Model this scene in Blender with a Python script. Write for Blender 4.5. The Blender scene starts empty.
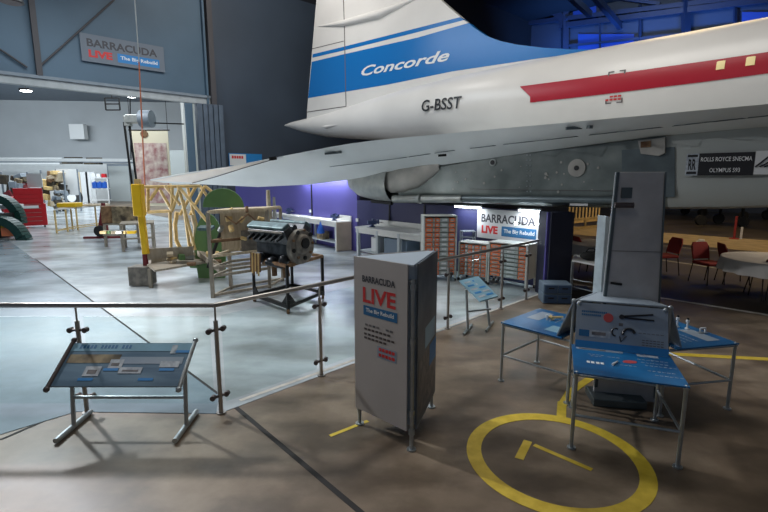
import bpy, bmesh, math, random
from mathutils import Vector, Matrix
random.seed(7)
sc = bpy.context.scene
COL = sc.collection
PI = math.pi
# ------------------------------------------------------------------ camera
FPX, CAMH, TH = 467.0, 2.25, math.atan(78/467.0)
cd = bpy.data.cameras.new('camera'); cam = bpy.data.objects.new('camera', cd); COL.objects.link(cam)
cam.location = (0, 0, CAMH); cam.rotation_euler = (PI/2-TH, 0, 0)
cd.sensor_width = 36; cd.lens = FPX/768*36; cd.clip_end = 400
sc.camera = cam
# ------------------------------------------------------------------ world, exposure
w = bpy.data.worlds.new('world'); sc.world = w; w.use_nodes = True
w.node_tree.nodes['Background'].inputs[0].default_value = (0.55, 0.68, 0.9, 1)
w.node_tree.nodes['Background'].inputs[1].default_value = 0.125
sc.view_settings.view_transform = 'Standard'; sc.view_settings.look = 'None'
sc.view_settings.gamma = 1; sc.view_settings.use_curve_mapping = False
sc.view_settings.exposure = 0.0
# ------------------------------------------------------------------ large lights (hangar high-bay lamps, workshop lamps, added fills)
def area(name, loc, tgt, size, energy, col, spread=180):
    l = bpy.data.lights.new(name, 'AREA'); l.shape = 'RECTANGLE'; l.size = size[0]; l.size_y = size[1]
    l.energy = energy; l.color = col; l.spread = math.radians(spread)
    o = bpy.data.objects.new(name, l); COL.objects.link(o); o.location = loc
    d = Vector(tgt)-Vector(loc); o.rotation_euler = d.to_track_quat('-Z', 'Y').to_euler()
    return o
area('workshop_light', (-20, 32, 8.6), (-20, 32, 0), (16, 12), 2400, (.86, .94, 1))
area('workshop_light', (-30, 30, 8.4), (-32, 44, 4), (14, 3), 1500, (.86, .94, 1))
area('workshop_light', (-14.5, 21.5, 8.3), (-13, 28, 2), (4, 2), 420, (.9, .95, 1))  # extra light put in near the door to brighten the hanging banner
area('bay_light', (-7.5, 13, 9.5), (-7.5, 12.5, 0), (7, 7), 720, (.84, .93, 1))
area('bay_light', (-7.6, 8.7, 6.2), (-2.0, 4.0, 0), (.35, .35), 210, (.97, .97, 1), 110)
l = bpy.data.lights.new('wing_fill_spot', 'SPOT'); l.energy = 800; l.spot_size = math.radians(80); l.spot_blend = .8; l.shadow_soft_size = .5; l.color = (.95, .97, 1)
o = bpy.data.objects.new('wing_fill_spot', l); COL.objects.link(o); o.location = (-8.6, 9.6, .35); o.rotation_euler = (Vector((-3.2, 11.8, 2.7))-o.location).to_track_quat('-Z', 'Y').to_euler()  # added fill spot outside the frame, lifts the wing underside
area('high_bay_light', (2, 9, 11.5), (4, 12, 4), (6, 4), 480, (1, .96, .9))
area('high_bay_light', (-3.5, 17, 12.5), (-4, 24, 7), (3, 3), 380, (1, .97, .93))
area('visitor_light', (-2.5, 1, 8), (-2, 2.6, 0), (3, 3), 62, (1, .93, .84))
# ------------------------------------------------------------------ measuring helpers
cth, sth = math.cos(TH), math.sin(TH)
def ray(x, y):
    u = (x-384)/FPX; v = -(y-256)/FPX
    return Vector((u, cth+v*sth, -sth+v*cth))
def G(x, y, z=0.0):
    r = ray(x, y); t = (z-CAMH)/r.z; return Vector((r.x*t, r.y*t, z))
def D(x, y, Y):
    r = ray(x, y); t = Y/r.y; return Vector((r.x*t, Y, CAMH+r.z*t))
def Pl(x, y, c):          # a point on the vertical plane X+Y=c
    r = ray(x, y); t = c/(r.x+r.y); return Vector((r.x*t, r.y*t, CAMH+r.z*t))
# ------------------------------------------------------------------ materials
def mat(name, col, rough=.5, metal=0.0, var=0.0, scale=3.0, col2=None, emit=None, bump=0.0, stretch=None, spec=.5, detail=4):
    m = bpy.data.materials.new(name); m.use_nodes = True
    nt = m.node_tree; b = nt.nodes['Principled BSDF']
    c = tuple(col)+(1,)
    b.inputs['Base Color'].default_value = c; b.inputs['Roughness'].default_value = rough
    b.inputs['Metallic'].default_value = metal; b.inputs['Specular IOR Level'].default_value = spec
    if emit:
        b.inputs['Emission Color'].default_value = tuple(emit[0])+(1,); b.inputs['Emission Strength'].default_value = emit[1]
    if var or col2 or bump:
        tc = nt.nodes.new('ShaderNodeTexCoord'); mp = nt.nodes.new('ShaderNodeMapping')
        if stretch: mp.inputs['Scale'].default_value = stretch
        n = nt.nodes.new('ShaderNodeTexNoise'); n.inputs['Scale'].default_value = scale; n.inputs['Detail'].default_value = detail
        nt.links.new(tc.outputs['Object'], mp.inputs[0]); nt.links.new(mp.outputs[0], n.inputs['Vector'])
        r = nt.nodes.new('ShaderNodeValToRGB'); r.color_ramp.elements[0].position = .35; r.color_ramp.elements[1].position = .68
        c2 = col2 if col2 else tuple(min(1, k*(1+var)) for k in col)
        c1 = col if col2 else tuple(k*(1-var) for k in col)
        r.color_ramp.elements[0].color = tuple(c1)+(1,); r.color_ramp.elements[1].color = tuple(c2)+(1,)
        nt.links.new(n.outputs[0], r.inputs[0]); nt.links.new(r.outputs[0], b.inputs['Base Color'])
        if bump:
            bp = nt.nodes.new('ShaderNodeBump'); bp.inputs['Strength'].default_value = bump
            nt.links.new(n.outputs[0], bp.inputs['Height']); nt.links.new(bp.outputs[0], b.inputs['Normal'])
    return m
def floor_mat(name, cols, rough, scale, rv=.15, spec=.5, marks=.5):
    m = bpy.data.materials.new(name); m.use_nodes = True
    nt = m.node_tree; b = nt.nodes['Principled BSDF']; L = nt.links.new
    tc = nt.nodes.new('ShaderNodeTexCoord')
    n1 = nt.nodes.new('ShaderNodeTexNoise'); n1.inputs['Scale'].default_value = scale; n1.inputs['Detail'].default_value = 7; n1.inputs['Roughness'].default_value = .62
    mp = nt.nodes.new('ShaderNodeMapping'); mp.inputs['Rotation'].default_value = (0, 0, .5); mp.inputs['Scale'].default_value = (.8, 1.5, 1)
    n2 = nt.nodes.new('ShaderNodeTexNoise'); n2.inputs['Scale'].default_value = scale*2.2; n2.inputs['Detail'].default_value = 6
    L(tc.outputs['Object'], n1.inputs['Vector']); L(tc.outputs['Object'], mp.inputs[0]); L(mp.outputs[0], n2.inputs['Vector'])
    r = nt.nodes.new('ShaderNodeValToRGB'); e = r.color_ramp.elements
    e[0].position = .3; e[1].position = .7; e[0].color = cols[0]+(1,); e[1].color = cols[2]+(1,)
    k = e.new(.5); k.color = cols[1]+(1,)
    L(n1.outputs[0], r.inputs[0])
    mx = nt.nodes.new('ShaderNodeMix'); mx.data_type = 'RGBA'; mx.blend_type = 'MULTIPLY'
    r2 = nt.nodes.new('ShaderNodeValToRGB'); r2.color_ramp.elements[0].position = .36; r2.color_ramp.elements[1].position = .6
    v = 1-marks; r2.color_ramp.elements[0].color = (v, v*.97, v*.93, 1); r2.color_ramp.elements[1].color = (1, 1, 1, 1)
    L(n2.outputs[0], r2.inputs[0]); mx.inputs[0].default_value = 1
    L(r.outputs[0], mx.inputs[6]); L(r2.outputs[0], mx.inputs[7]); L(mx.outputs[2], b.inputs['Base Color'])
    mr = nt.nodes.new('ShaderNodeMapRange'); mr.inputs['To Min'].default_value = rough-rv; mr.inputs['To Max'].default_value = rough+rv
    L(n2.outputs[0], mr.inputs[0]); L(mr.outputs[0], b.inputs['Roughness'])
    b.inputs['Specular IOR Level'].default_value = spec
    bp = nt.nodes.new('ShaderNodeBump'); bp.inputs['Strength'].default_value = .06; L(n1.outputs[0], bp.inputs['Height']); L(bp.outputs[0], b.inputs['Normal'])
    return m
def ribbed(name, col, rough, freq, axis=0, metal=0.0, rot=0.0):
    m = bpy.data.materials.new(name); m.use_nodes = True
    nt = m.node_tree; b = nt.nodes['Principled BSDF']; L = nt.links.new
    b.inputs['Base Color'].default_value = tuple(col)+(1,); b.inputs['Roughness'].default_value = rough; b.inputs['Metallic'].default_value = metal
    tc = nt.nodes.new('ShaderNodeTexCoord'); wv = nt.nodes.new('ShaderNodeTexWave'); wv.bands_direction = 'XYZ'[axis]
    wv.inputs['Scale'].default_value = freq
    L(tc.outputs['Object'], wv.inputs[0])
    bp = nt.nodes.new('ShaderNodeBump'); bp.inputs['Strength'].default_value = .8; bp.inputs['Distance'].default_value = .05
    L(wv.outputs[1], bp.inputs['Height']); L(bp.outputs[0], b.inputs['Normal'])
    return m
def glass_mat():
    m = bpy.data.materials.new('clear_glass'); m.use_nodes = True; nt = m.node_tree; nt.nodes.clear(); L = nt.links.new
    o = nt.nodes.new('ShaderNodeOutputMaterial'); t = nt.nodes.new('ShaderNodeBsdfTransparent'); g = nt.nodes.new('ShaderNodeBsdfGlossy')
    t.inputs[0].default_value = (.93, .97, .965, 1); g.inputs['Roughness'].default_value = .03
    f = nt.nodes.new('ShaderNodeFresnel'); f.inputs[0].default_value = 1.32; mx = nt.nodes.new('ShaderNodeMixShader')
    ge = nt.nodes.new('ShaderNodeNewGeometry'); mm = nt.nodes.new('ShaderNodeMath'); mm.operation = 'SUBTRACT'; mm.use_clamp = True
    L(f.outputs[0], mm.inputs[0]); L(ge.outputs['Backfacing'], mm.inputs[1])
    L(mm.outputs[0], mx.inputs[0]); L(t.outputs[0], mx.inputs[1]); L(g.outputs[0], mx.inputs[2]); L(mx.outputs[0], o.inputs[0])
    return m
M = {}
M['concrete'] = floor_mat('worn_concrete', [(.13, .092, .058), (.22, .165, .115), (.36, .29, .21)], .42, .8, .14, .45, .5)
M['painted'] = floor_mat('pale_painted_floor', [(.34, .40, .44), (.55, .62, .66), (.74, .79, .82)], .22, .35, .12, .6, .42)
M['painted_blue'] = floor_mat('blue_grey_painted_floor', [(.17, .23, .28), (.26, .34, .40), (.38, .46, .51)], .2, .4, .1, .6, .3)
M['darkfloor'] = floor_mat('dark_hangar_floor', [(.035, .03, .025), (.07, .058, .045), (.12, .1, .075)], .38, .4, .1, .45, .35)
M['sand'] = mat('sandy_strip', (.38, .29, .15), .5, var=.2)
M['joint'] = mat('joint_sealant', (.02, .018, .018), .8)
M['white_line'] = mat('white_paint', (.5, .48, .43), .6, var=.2, scale=8)
M['yellow_line'] = mat('yellow_floor_paint', (.62, .44, .03), .5, col2=(.78, .58, .06), scale=9)
M['wall_blue'] = mat('blue_grey_cladding', (.085, .145, .205), .55, var=.1, scale=.4)
M['wall_dark'] = mat('dark_blue_grey_panel', (.055, .075, .105), .5, var=.12, scale=.3)
M['beam'] = mat('grey_steel_beam', (.22, .26, .3), .5, var=.1)
M['beam_pale'] = mat('pale_track_beam', (.42, .45, .46), .5, var=.1)
M['column'] = mat('brown_grey_column', (.075, .07, .075), .6)
M['roof'] = mat('roof_black', (.012, .014, .02), .8)
M['truss'] = mat('dark_truss_steel', (.03, .045, .09), .5)
M['purple'] = mat('purple_partition', (.085, .075, .30), .55, var=.06, scale=.6)
M['navy'] = mat('navy_partition', (.028, .03, .10), .5)
M['pillar'] = mat('dark_navy_pillar', (.014, .018, .04), .5)
M['wwhite'] = mat('workshop_white_wall', (.74, .77, .77), .6, var=.03)
M['wgrey'] = mat('workshop_grey_cladding', (.40, .43, .45), .6, var=.04, scale=.5)
M['ribw'] = ribbed('ribbed_white_cladding', (.6, .62, .6), .6, 2.2)
M['leaf'] = mat('dark_door_leaf', (.10, .13, .17), .45, var=.1)
M['door_leaf'] = ribbed('folded_door_leaf', (.22, .27, .33), .4, 2.0)
M['ac_white'] = mat('aircraft_white', (.76, .74, .71), .3, var=.04, scale=.7)
M['wing'] = mat('wing_grey_white', (.84, .88, .88), .25, var=.07, scale=.6)
M['elevon'] = mat('warm_white_elevon', (.84, .77, .70), .3, var=.03)
M['ac_blue'] = mat('airline_blue', (.012, .17, .50), .25)
M['ac_red'] = mat('cheatline_red', (.42, .012, .03), .35)
M['seam'] = mat('panel_gap', (.12, .11, .11), .7)
M['black'] = mat('black_paint', (.015, .015, .018), .4)
M['darktext'] = mat('charcoal_lettering', (.05, .05, .06), .5)
M['redtext'] = mat('red_lettering', (.62, .03, .03), .5)
M['bluebox'] = mat('blue_print', (.02, .14, .32), .5)
M['brightblue'] = mat('bright_blue_print', (.02, .22, .55), .45)
M['whitetext'] = mat('white_lettering', (.8, .82, .82), .5)
M['nac'] = mat('bare_metal_nacelle', (.15, .175, .17), .38, .45, col2=(.25, .28, .265), scale=2.2)
M['nac_dk'] = mat('dark_metal_lip', (.13, .16, .17), .4, .6, var=.15)
M['nozzle'] = mat('nozzle_metal', (.30, .32, .31), .42, .6, col2=(.42, .43, .40), scale=4)
M['bucket'] = mat('worn_bucket_metal', (.36, .35, .32), .45, .3, col2=(.48, .46, .42), scale=3)
M['intake'] = mat('intake_grey_white', (.42, .45, .43), .4, var=.06, scale=.8)
M['steel'] = mat('brushed_steel', (.42, .40, .38), .28, .9)
M['galv'] = mat('galvanised_tube', (.42, .46, .48), .38, .75, var=.12, scale=12)
M['clamp'] = mat('dark_clamp', (.12, .1, .1), .4, .6)
M['glass'] = glass_mat()
M['totem'] = mat('beige_grey_panel', (.47, .44, .42), .45, var=.04)
M['totem_top'] = mat('pale_blue_grey_board', (.42, .50, .58), .5)
M['totem_dark'] = mat('dark_graphic_panel', (.07, .085, .11), .4, col2=(.16, .18, .2), scale=3)
M['slab'] = mat('weathered_alloy_sheet', (.42, .42, .43), .4, .25, col2=(.62, .62, .63), scale=2.4, detail=8)
M['slab_edge'] = mat('pale_alloy_sheet', (.5, .58, .62), .4, .3, var=.15, scale=6)
M['petal_blue'] = mat('blue_graphic_board', (.008, .085, .24), .33, col2=(.015, .17, .42), scale=2.6)
M['petal_grey'] = mat('pale_blue_graphic_board', (.26, .33, .42), .38, col2=(.34, .40, .47), scale=2)
M['lect'] = mat('blue_grey_graphic_board', (.09, .16, .24), .33, col2=(.17, .27, .36), scale=3, stretch=(.6, 4, 1))
M['lect2'] = mat('pale_blue_graphic', (.25, .45, .58), .35, var=.15)
M['printwhite'] = mat('pale_print', (.55, .6, .64), .4, col2=(.3, .34, .4), scale=20)
M['printdark'] = mat('dark_photo_print', (.08, .09, .1), .4, col2=(.22, .2, .2), scale=14)
M['printred'] = mat('red_print', (.55, .08, .08), .4)
M['wood'] = mat('pale_ply', (.52, .42, .28), .6, col2=(.70, .60, .44), scale=5, stretch=(1, 6, 1))
M['wood_grey'] = mat('weathered_board', (.30, .26, .20), .7, col2=(.42, .37, .30), scale=5, stretch=(1, 6, 1))
M['tan'] = mat('primed_tan_tube', (.72, .52, .22), .5, var=.15, scale=6)
M['yellow'] = mat('yellow_hoist_paint', (.80, .50, .01), .4, var=.06)
M['green'] = mat('green_primer', (.09, .19, .06), .5, var=.1, scale=3)
M['darkgreen'] = mat('dark_green_paint', (.015, .06, .05), .35)
M['red'] = mat('red_cabinet_paint', (.50, .012, .02), .35)
M['maroon'] = mat('maroon_fabric', (.16, .015, .02), .8)
M['redfab'] = mat('red_fabric', (.30, .03, .03), .8)
M['blackm'] = mat('black_metal', (.02, .02, .02), .4, .5)
M['rubber'] = mat('rubber', (.02, .02, .02), .8)
M['eng'] = mat('oily_black_engine', (.008, .01, .012), .35, .4, col2=(.07, .08, .09), scale=7)
M['eng_teal'] = mat('corroded_teal_alloy', (.05, .09, .10), .45, .3, col2=(.13, .21, .22), scale=9)
M['eng_grey'] = mat('worn_grey_casting', (.16, .15, .13), .6, .4, col2=(.30, .27, .23), scale=10)
M['rust'] = mat('rusty_metal', (.14, .07, .035), .7, .2, col2=(.3, .18, .09), scale=10)
M['bench'] = mat('white_bench_top', (.66, .66, .63), .5, var=.04)
M['bench_leg'] = mat('white_bench_leg', (.5, .54, .56), .5)
M['ply_end'] = mat('plywood_end', (.50, .42, .33), .6, var=.1)
M['blue'] = mat('blue_plastic', (.015, .09, .42), .35)
M['bluegrey'] = mat('blue_vice', (.06, .09, .2), .4, .4)
M['orange'] = mat('orange_bin', (.88, .24, .10), .45)
M['greybin'] = mat('pale_grey_bin', (.42, .47, .46), .5, var=.1)
M['rack'] = mat('white_rack_steel', (.60, .62, .58), .45, .1)
M['sheet'] = mat('sign_sheet_white', (.62, .62, .62), .5)
M['banner'] = mat('cream_banner', (.85, .78, .58), .6)
M['sheetblue'] = mat('dull_wall_banner', (.16, .19, .23), .6)
M['cloth'] = mat('white_tablecloth', (.62, .60, .56), .8, var=.05)
M['storage'] = mat('grey_blue_drawer', (.16, .22, .29), .5)
M['storage_dk'] = mat('blue_drawer_front', (.05, .10, .2), .5)
M['lampglow'] = mat('lit_lamp', (1, 1, 1), .5, emit=((.9, .97, 1), 25))
M['tubeglow'] = mat('lit_tube', (1, 1, 1), .5, emit=((.85, .95, 1), 9))
M['bluelit'] = mat('blue_lit_panel', (.02, .05, .2), .5, emit=((.01, .07, .8), .3))
M['bluewall'] = mat('blue_end_cladding', (.055, .075, .12), .6)
M['window'] = mat('cabin_window_blind', (.75, .62, .30), .4, emit=((1, .8, .4), .25))
M['board'] = mat('whiteboard', (.74, .76, .76), .4)
M['clutterbrown'] = mat('brown_wreckage', (.06, .045, .03), .8, col2=(.42, .33, .2), scale=6)
M['picture'] = mat('faded_rose_photograph', (.42, .18, .18), .6, col2=(.85, .76, .66), scale=2.8, detail=6)
M['clutterdark'] = mat('dark_background_clutter', (.02, .02, .02), .8, col2=(.09, .07, .04), scale=3)
M['bronze'] = mat('dusty_yellow_aircraft', (.22, .16, .05), .5, var=.3)
M['rope'] = mat('red_rope', (.55, .18, .10), .8)
M['door_grey'] = mat('pale_grey_door', (.42, .46, .46), .5)
# ------------------------------------------------------------------ geometry helpers
def chain(o):
    m = Matrix.Identity(4)
    while o is not None:
        m = Matrix.Translation(o.location) @ o.rotation_euler.to_matrix().to_4x4() @ m; o = o.parent
    return m
class MB:
    def __init__(s): s.v = []; s.f = []
    def _add(s, vs, fs):
        k = len(s.v); s.v += [Vector(a) for a in vs]; s.f += [tuple(i+k for i in f) for f in fs]; return s
    def box(s, c, d, rz=0.0, rx=0.0, ry=0.0):
        R = Matrix.Rotation(rz, 3, 'Z') @ Matrix.Rotation(ry, 3, 'Y') @ Matrix.Rotation(rx, 3, 'X')
        vs = [Vector(c)+R @ Vector((x*d[0]/2, y*d[1]/2, z*d[2]/2)) for x in (-1, 1) for y in (-1, 1) for z in (-1, 1)]
        return s._add(vs, [(0, 1, 3, 2), (4, 6, 7, 5), (0, 4, 5, 1), (2, 3, 7, 6), (0, 2, 6, 4), (1, 5, 7, 3)])
    def cyl(s, p, q, r, r2=None, n=10, caps=True):
        p = Vector(p); q = Vector(q); r2 = r if r2 is None else r2
        a = (q-p).normalized(); b = a.orthogonal().normalized(); c = a.cross(b)
        vs = []
        for P, R in ((p, r), (q, r2)):
            for i in range(n):
                t = 2*PI*i/n; vs.append(P+b*math.cos(t)*R+c*math.sin(t)*R)
        fs = [(i, (i+1) % n, n+(i+1) % n, n+i) for i in range(n)]
        if caps: fs += [tuple(range(n))[::-1], tuple(range(n, 2*n))]
        return s._add(vs, fs)
    def bar(s, p, q, w, h):
        p = Vector(p); q = Vector(q); a = (q-p).normalized()
        up = Vector((0, 0, 1)) if abs(a.z) < .95 else Vector((0, 1, 0))
        b = a.cross(up).normalized(); c = b.cross(a)
        vs = [P+b*i*w/2+c*j*h/2 for P in (p, q) for i, j in ((-1, -1), (1, -1), (1, 1), (-1, 1))]
        return s._add(vs, [(0, 1, 2, 3)[::-1], (4, 5, 6, 7), (0, 1, 5, 4), (1, 2, 6, 5), (2, 3, 7, 6), (3, 0, 4, 7)])
    def path(s, pts, r, n=8):
        for a, b in zip(pts, pts[1:]): s.cyl(a, b, r, n=n)
        for a in pts[1:-1]: s.ball(a, r*1.0, 6, 4)
        return s
    def ball(s, c, r, n=12, m=8, sc=(1, 1, 1)):
        c = Vector(c); vs = []; fs = []
        for j in range(m+1):
            ph = PI*j/m
            for i in range(n):
                t = 2*PI*i/n; vs.append(c+Vector((math.sin(ph)*math.cos(t)*r*sc[0], math.sin(ph)*math.sin(t)*r*sc[1], math.cos(ph)*r*sc[2])))
        for j in range(m):
            for i in range(n): fs.append((j*n+i, (j+1)*n+i, (j+1)*n+(i+1) % n, j*n+(i+1) % n))
        return s._add(vs, fs)
    def lathe(s, c, prof, n=20):
        c = Vector(c); vs = []; fs = []
        for r, z in prof:
            for i in range(n):
                t = 2*PI*i/n; vs.append(c+Vector((r*math.cos(t), r*math.sin(t), z)))
        for j in range(len(prof)-1):
            for i in range(n): fs.append((j*n+i, j*n+(i+1) % n, (j+1)*n+(i+1) % n, (j+1)*n+i))
        fs += [tuple(range(n))[::-1], tuple((len(prof)-1)*n+i for i in range(n))]
        return s._add(vs, fs)
    def prism(s, pts, ext):
        ext = Vector(ext); n = len(pts); vs = [Vector(p) for p in pts]+[Vector(p)+ext for p in pts]
        return s._add(vs, [tuple(range(n))[::-1], tuple(range(n, 2*n))]+[(i, (i+1) % n, n+(i+1) % n, n+i) for i in range(n)])
    def grid(s, rows, closed=False):
        n = len(rows[0]); vs = [p for r in rows for p in r]; fs = []
        for j in range(len(rows)-1):
            for i in range(n if closed else n-1):
                k = (i+1) % n; fs.append((j*n+i, j*n+k, (j+1)*n+k, (j+1)*n+i))
        return s._add(vs, fs)
    def build(s, name, m, parent=None, world=False, bevel=0, smooth=False, label=None):
        me = bpy.data.meshes.new(name)
        vs = s.v
        if world and parent is not None:
            I = chain(parent).inverted()
            vs = [I @ a for a in vs]
        me.from_pydata([tuple(a) for a in vs], [], s.f)
        bm = bmesh.new(); bm.from_mesh(me); bmesh.ops.recalc_face_normals(bm, faces=bm.faces); bm.to_mesh(me); bm.free()
        me.materials.append(M[m] if isinstance(m, str) else m)
        if smooth:
            for p in me.polygons: p.use_smooth = True
            me.set_sharp_from_angle(angle=math.radians(40))
        o = bpy.data.objects.new(name, me); COL.objects.link(o)
        if parent is not None: o.parent = parent
        if bevel:
            b = o.modifiers.new('bevel', 'BEVEL'); b.width = bevel; b.segments = 2; b.limit_method = 'ANGLE'
        if label: o['label'] = label
        return o
def tag(o, label, cat, group=None, kind=None):
    o['label'] = label; o['category'] = cat
    if group: o['group'] = group
    if kind: o['kind'] = kind
    return o
def thing(name, label, cat, loc=(0, 0, 0), rz=0.0, group=None):
    o = bpy.data.objects.new(name, None); COL.objects.link(o); o.empty_display_size = .1
    o.location = loc; o.rotation_euler = (0, 0, rz)
    return tag(o, label, cat, group)  # neutral fill added to lift the dark end wall
def struct(o): o['kind'] = 'structure'; return o
def dup(root, loc, rz=None, label=None, group=None):  # added fill below the fuselage, brightens the large round table
    def cp(o, par):
        c = o.copy(); COL.objects.link(c)
        if par is not None: c.parent = par
        for ch in KIDS(o): cp(ch, c)
        return c
    r = cp(root, None); r.location = loc
    if rz is not None: r.rotation_euler = (0, 0, rz)
    if label: r['label'] = label
    if group: r['group'] = group
    return r
def KIDS(o): return [c for c in list(COL.objects) if c.parent == o]
def text(name, s, parent, O, ex, ey, W, H, m, bold=.0, shear=0.0, off=.004, label=None, depth=.0004):
    """lettering in the plane (ex,ey) with its lower left corner at O, W wide and H high (world coordinates)"""
    cu = bpy.data.curves.new(name, 'FONT'); cu.body = s; cu.size = 1; cu.offset = bold; cu.extrude = .01; cu.shear = shear; cu.resolution_u = 3
    cu.fill_mode = 'BOTH'
    t = bpy.data.objects.new(name, cu); COL.objects.link(t)
    dg = bpy.context.evaluated_depsgraph_get(); dg.update()
    me = bpy.data.meshes.new_from_object(t.evaluated_get(dg))
    bpy.data.objects.remove(t)
    xs = [v.co.x for v in me.vertices]; ys = [v.co.y for v in me.vertices]
    x0, x1, y0, y1 = min(xs), max(xs), min(ys), max(ys)
    off *= .4 if off < .01 else 1
    O = Vector(O); ex = Vector(ex).normalized(); ey = Vector(ey).normalized(); n = ex.cross(ey)
    I = chain(parent).inverted()
    for v in me.vertices:
        x = (v.co.x-x0)/(x1-x0)*W; y = (v.co.y-y0)/(y1-y0)*H
        v.co = I @ (O+ex*x+ey*y+n*(off+(depth if v.co.z > 0 else 0)))
    me.name = name; me.materials.clear(); me.materials.append(M[m])
    o = bpy.data.objects.new(name, me); COL.objects.link(o)
    if parent is not None: o.parent = parent
    if label: o['label'] = label
    return o
def patch(name, parent, O, ex, ey, x0, y0, x1, y1, m, off=.003, th=.0005, label=None):
    off *= .4 if off < .01 else 1
    O = Vector(O); ex = Vector(ex).normalized(); ey = Vector(ey).normalized(); n = ex.cross(ey)
    b = MB(); b.prism([O+ex*x+ey*y+n*off for x, y in ((x0, y0), (x1, y0), (x1, y1), (x0, y1))], n*th)
    return b.build(name, m, parent, world=True, label=label)
# hangar directions: U runs along the big door wall (to the right, away), V is the nose direction of the aircraft
U = Vector((.73, .683, 0)).normalized()
V = Vector((1, -1, 0)).normalized(); W_ = Vector((1, 1, 0)).normalized(); Z = Vector((0, 0, 1))

def onp(x, y, p0, d):     # point seen at (x,y) on the vertical plane through p0 along d
    r = ray(x, y); n = Vector((d[1], -d[0])); t = (n.x*p0[0]+n.y*p0[1])/(n.x*r.x+n.y*r.y)
    return Vector((r.x*t, r.y*t, CAMH+r.z*t))
# ================================================================== SETTING
def slab_poly(name, pts, z0, z1, m, kind='structure'):
    b = MB(); b.prism([Vector((p[0], p[1], z0)) for p in pts], (0, 0, z1-z0)); o = b.build(name, m); o['kind'] = kind; return o
P0 = Vector((-14.0, 16.9, 0))                       # the door wall passes here
def WS(s, z=0): return P0+U*s+Z*z
NW = Vector((-U.y, U.x, 0))                          # from the wall into the workshop
slab_poly('floor', [(-60, -8), (60, -8), (60, 90), (-60, 90)], -.2, 0, 'concrete')
slab_poly('floor', [(-9, -1), (-3.42, 3.82), (-3.0, 4.24), (-1.6, 4.2), (3.05, 8.92), (3.35, 9.4), (-6.8, 21.2), tuple(WS(7.7)[:2]), tuple(WS(-22)[:2]), (-22, -1)], 0, .004, 'painted')
slab_poly('floor', [tuple(WS(-22)[:2]), tuple(WS(7.9)[:2]), tuple((WS(8)+NW*60)[:2]), tuple((WS(-22)+NW*60)[:2])], 0, .006, 'painted')
LN = 13.87
slab_poly('floor', [(2.9, 10.97), (12.87, 1.0), (40, -7), (55, 40), (10, 55), (-4, 19)], 0, .005, 'darkfloor')
def strip(name, a, b, wd, z, m):
    a = Vector((a[0], a[1], 0)); b = Vector((b[0], b[1], 0)); n = (b-a).normalized().cross(Z)*wd/2
    return slab_poly(name, [a-n, b-n, b+n, a+n], z, z+.0015, m)
strip('trim_1', (-1.55, 4.42), (1.0, 1.55), .045, .001, 'joint')           # dark expansion joint
a_ = G(35, 259); b_ = G(154, 343)
strip('trim_2', a_, (-1.75, 4.62), .03, .005, 'joint')
ld = (a_-b_).normalized(); nW = Vector((-U.y, U.x, 0)); lt = (P0-a_).dot(nW)/ld.dot(nW); a_far = a_+ld*lt
slab_poly('floor', [(-9, -1), (-3.42, 3.82), (-3.0, 4.24), (-1.62, 4.2), (-1.75, 4.62), tuple(a_far[:2]), tuple(WS(-22)[:2]), (-22, -1)], 0, .0055, 'painted_blue')
strip('trim_3', G(240, 401), (3.05, 8.92), .05, .005, 'white_line')
strip('trim_4', (3.0, 10.87), (12.6, 1.27), .09, .006, 'white_line')
strip('trim_5', G(660, 260), G(768, 276), .09, .007, 'white_line')
sa, sb, s_c, s_d = G(560, 225), G(800, 243), G(800, 256), G(560, 233)
slab_poly('floor', [sa, sb, s_c, s_d], .004, .008, 'sand')
strip('trim_6', G(560, 236), G(800, 259), .06, .006, 'white_line')
strip('trim_7', WS(-22), WS(7.5), .14, .008, 'beam_pale')                   # floor rail of the sliding door
strip('trim_8', G(625, 351.5), G(800, 361), .11, .001, 'yellow_line')
strip('trim_9', G(330, 436), G(368, 421), .04, .001, 'yellow_line')
strip('trim_10', G(0, 440), G(68, 411), .03, .001, 'joint')
# yellow circle with a 7-like mark
cC = Vector((1.405, 3.49, 0)); ri, ro = .60, .72
b = MB(); n = 64; rows = []
for r_, z in ((ri, .001), (ri, .0035), (ro, .0035), (ro, .001)):
    rows.append([cC+Vector((math.cos(2*PI*i/n)*r_, math.sin(2*PI*i/n)*r_, z)) for i in range(n)])
b.grid(rows, closed=True); o = b.build('trim_13', 'yellow_line'); struct(o)
strip('trim_14', G(519, 459), G(528, 441), .07, .001, 'yellow_line')
strip('trim_15', G(534, 445), G(592, 470), .045, .001, 'yellow_line')
strip('trim_16', G(561, 422), G(562, 402), .085, .0012, 'yellow_line')
strip('trim_16', G(561.5, 406), G(571, 391), .085, .0014, 'yellow_line')
strip('trim_16', G(569, 393), G(592, 377), .085, .0016, 'yellow_line')
# ---- door wall (wall_left): cladding above the door, the dark wall beyond the column
DT = onp(0, 82, P0, U).z
sC = lambda x: (onp(x, 60, P0, U)-P0).dot(U)                                                     # top of the door opening
def wallbox(name, s0, s1, z0, z1, th, m, off=0):
    b = MB(); b.prism([WS(s0, z0)+NW*off, WS(s1, z0)+NW*off, WS(s1, z1)+NW*off, WS(s0, z1)+NW*off], NW*th)
    return struct(b.build(name, m))
wallbox('wall_left', -22, 8.0, DT+.25, 16, .3, 'wall_blue')
wallbox('wall_left', 8.0, 36, 0, 11.3, .3, 'wall_dark')
wallbox('wall_left', 8.0, 36, 11.3, 16, .3, 'roof')
wallbox('trim_17', -22, 8.3, DT-.02, DT+.25, .3, 'beam_pale', -.12)
wallbox('trim_18', -22, 8.3, DT+.25, DT+.36, .3, 'beam', -.2)
wallbox('trim_19', sC(206.5), sC(211.5), 0, 16, .35, 'column', -.33)      # the big column
wallbox('trim_20', sC(203), sC(205), 0, 16, .2, 'wall_blue', -.2)
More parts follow.
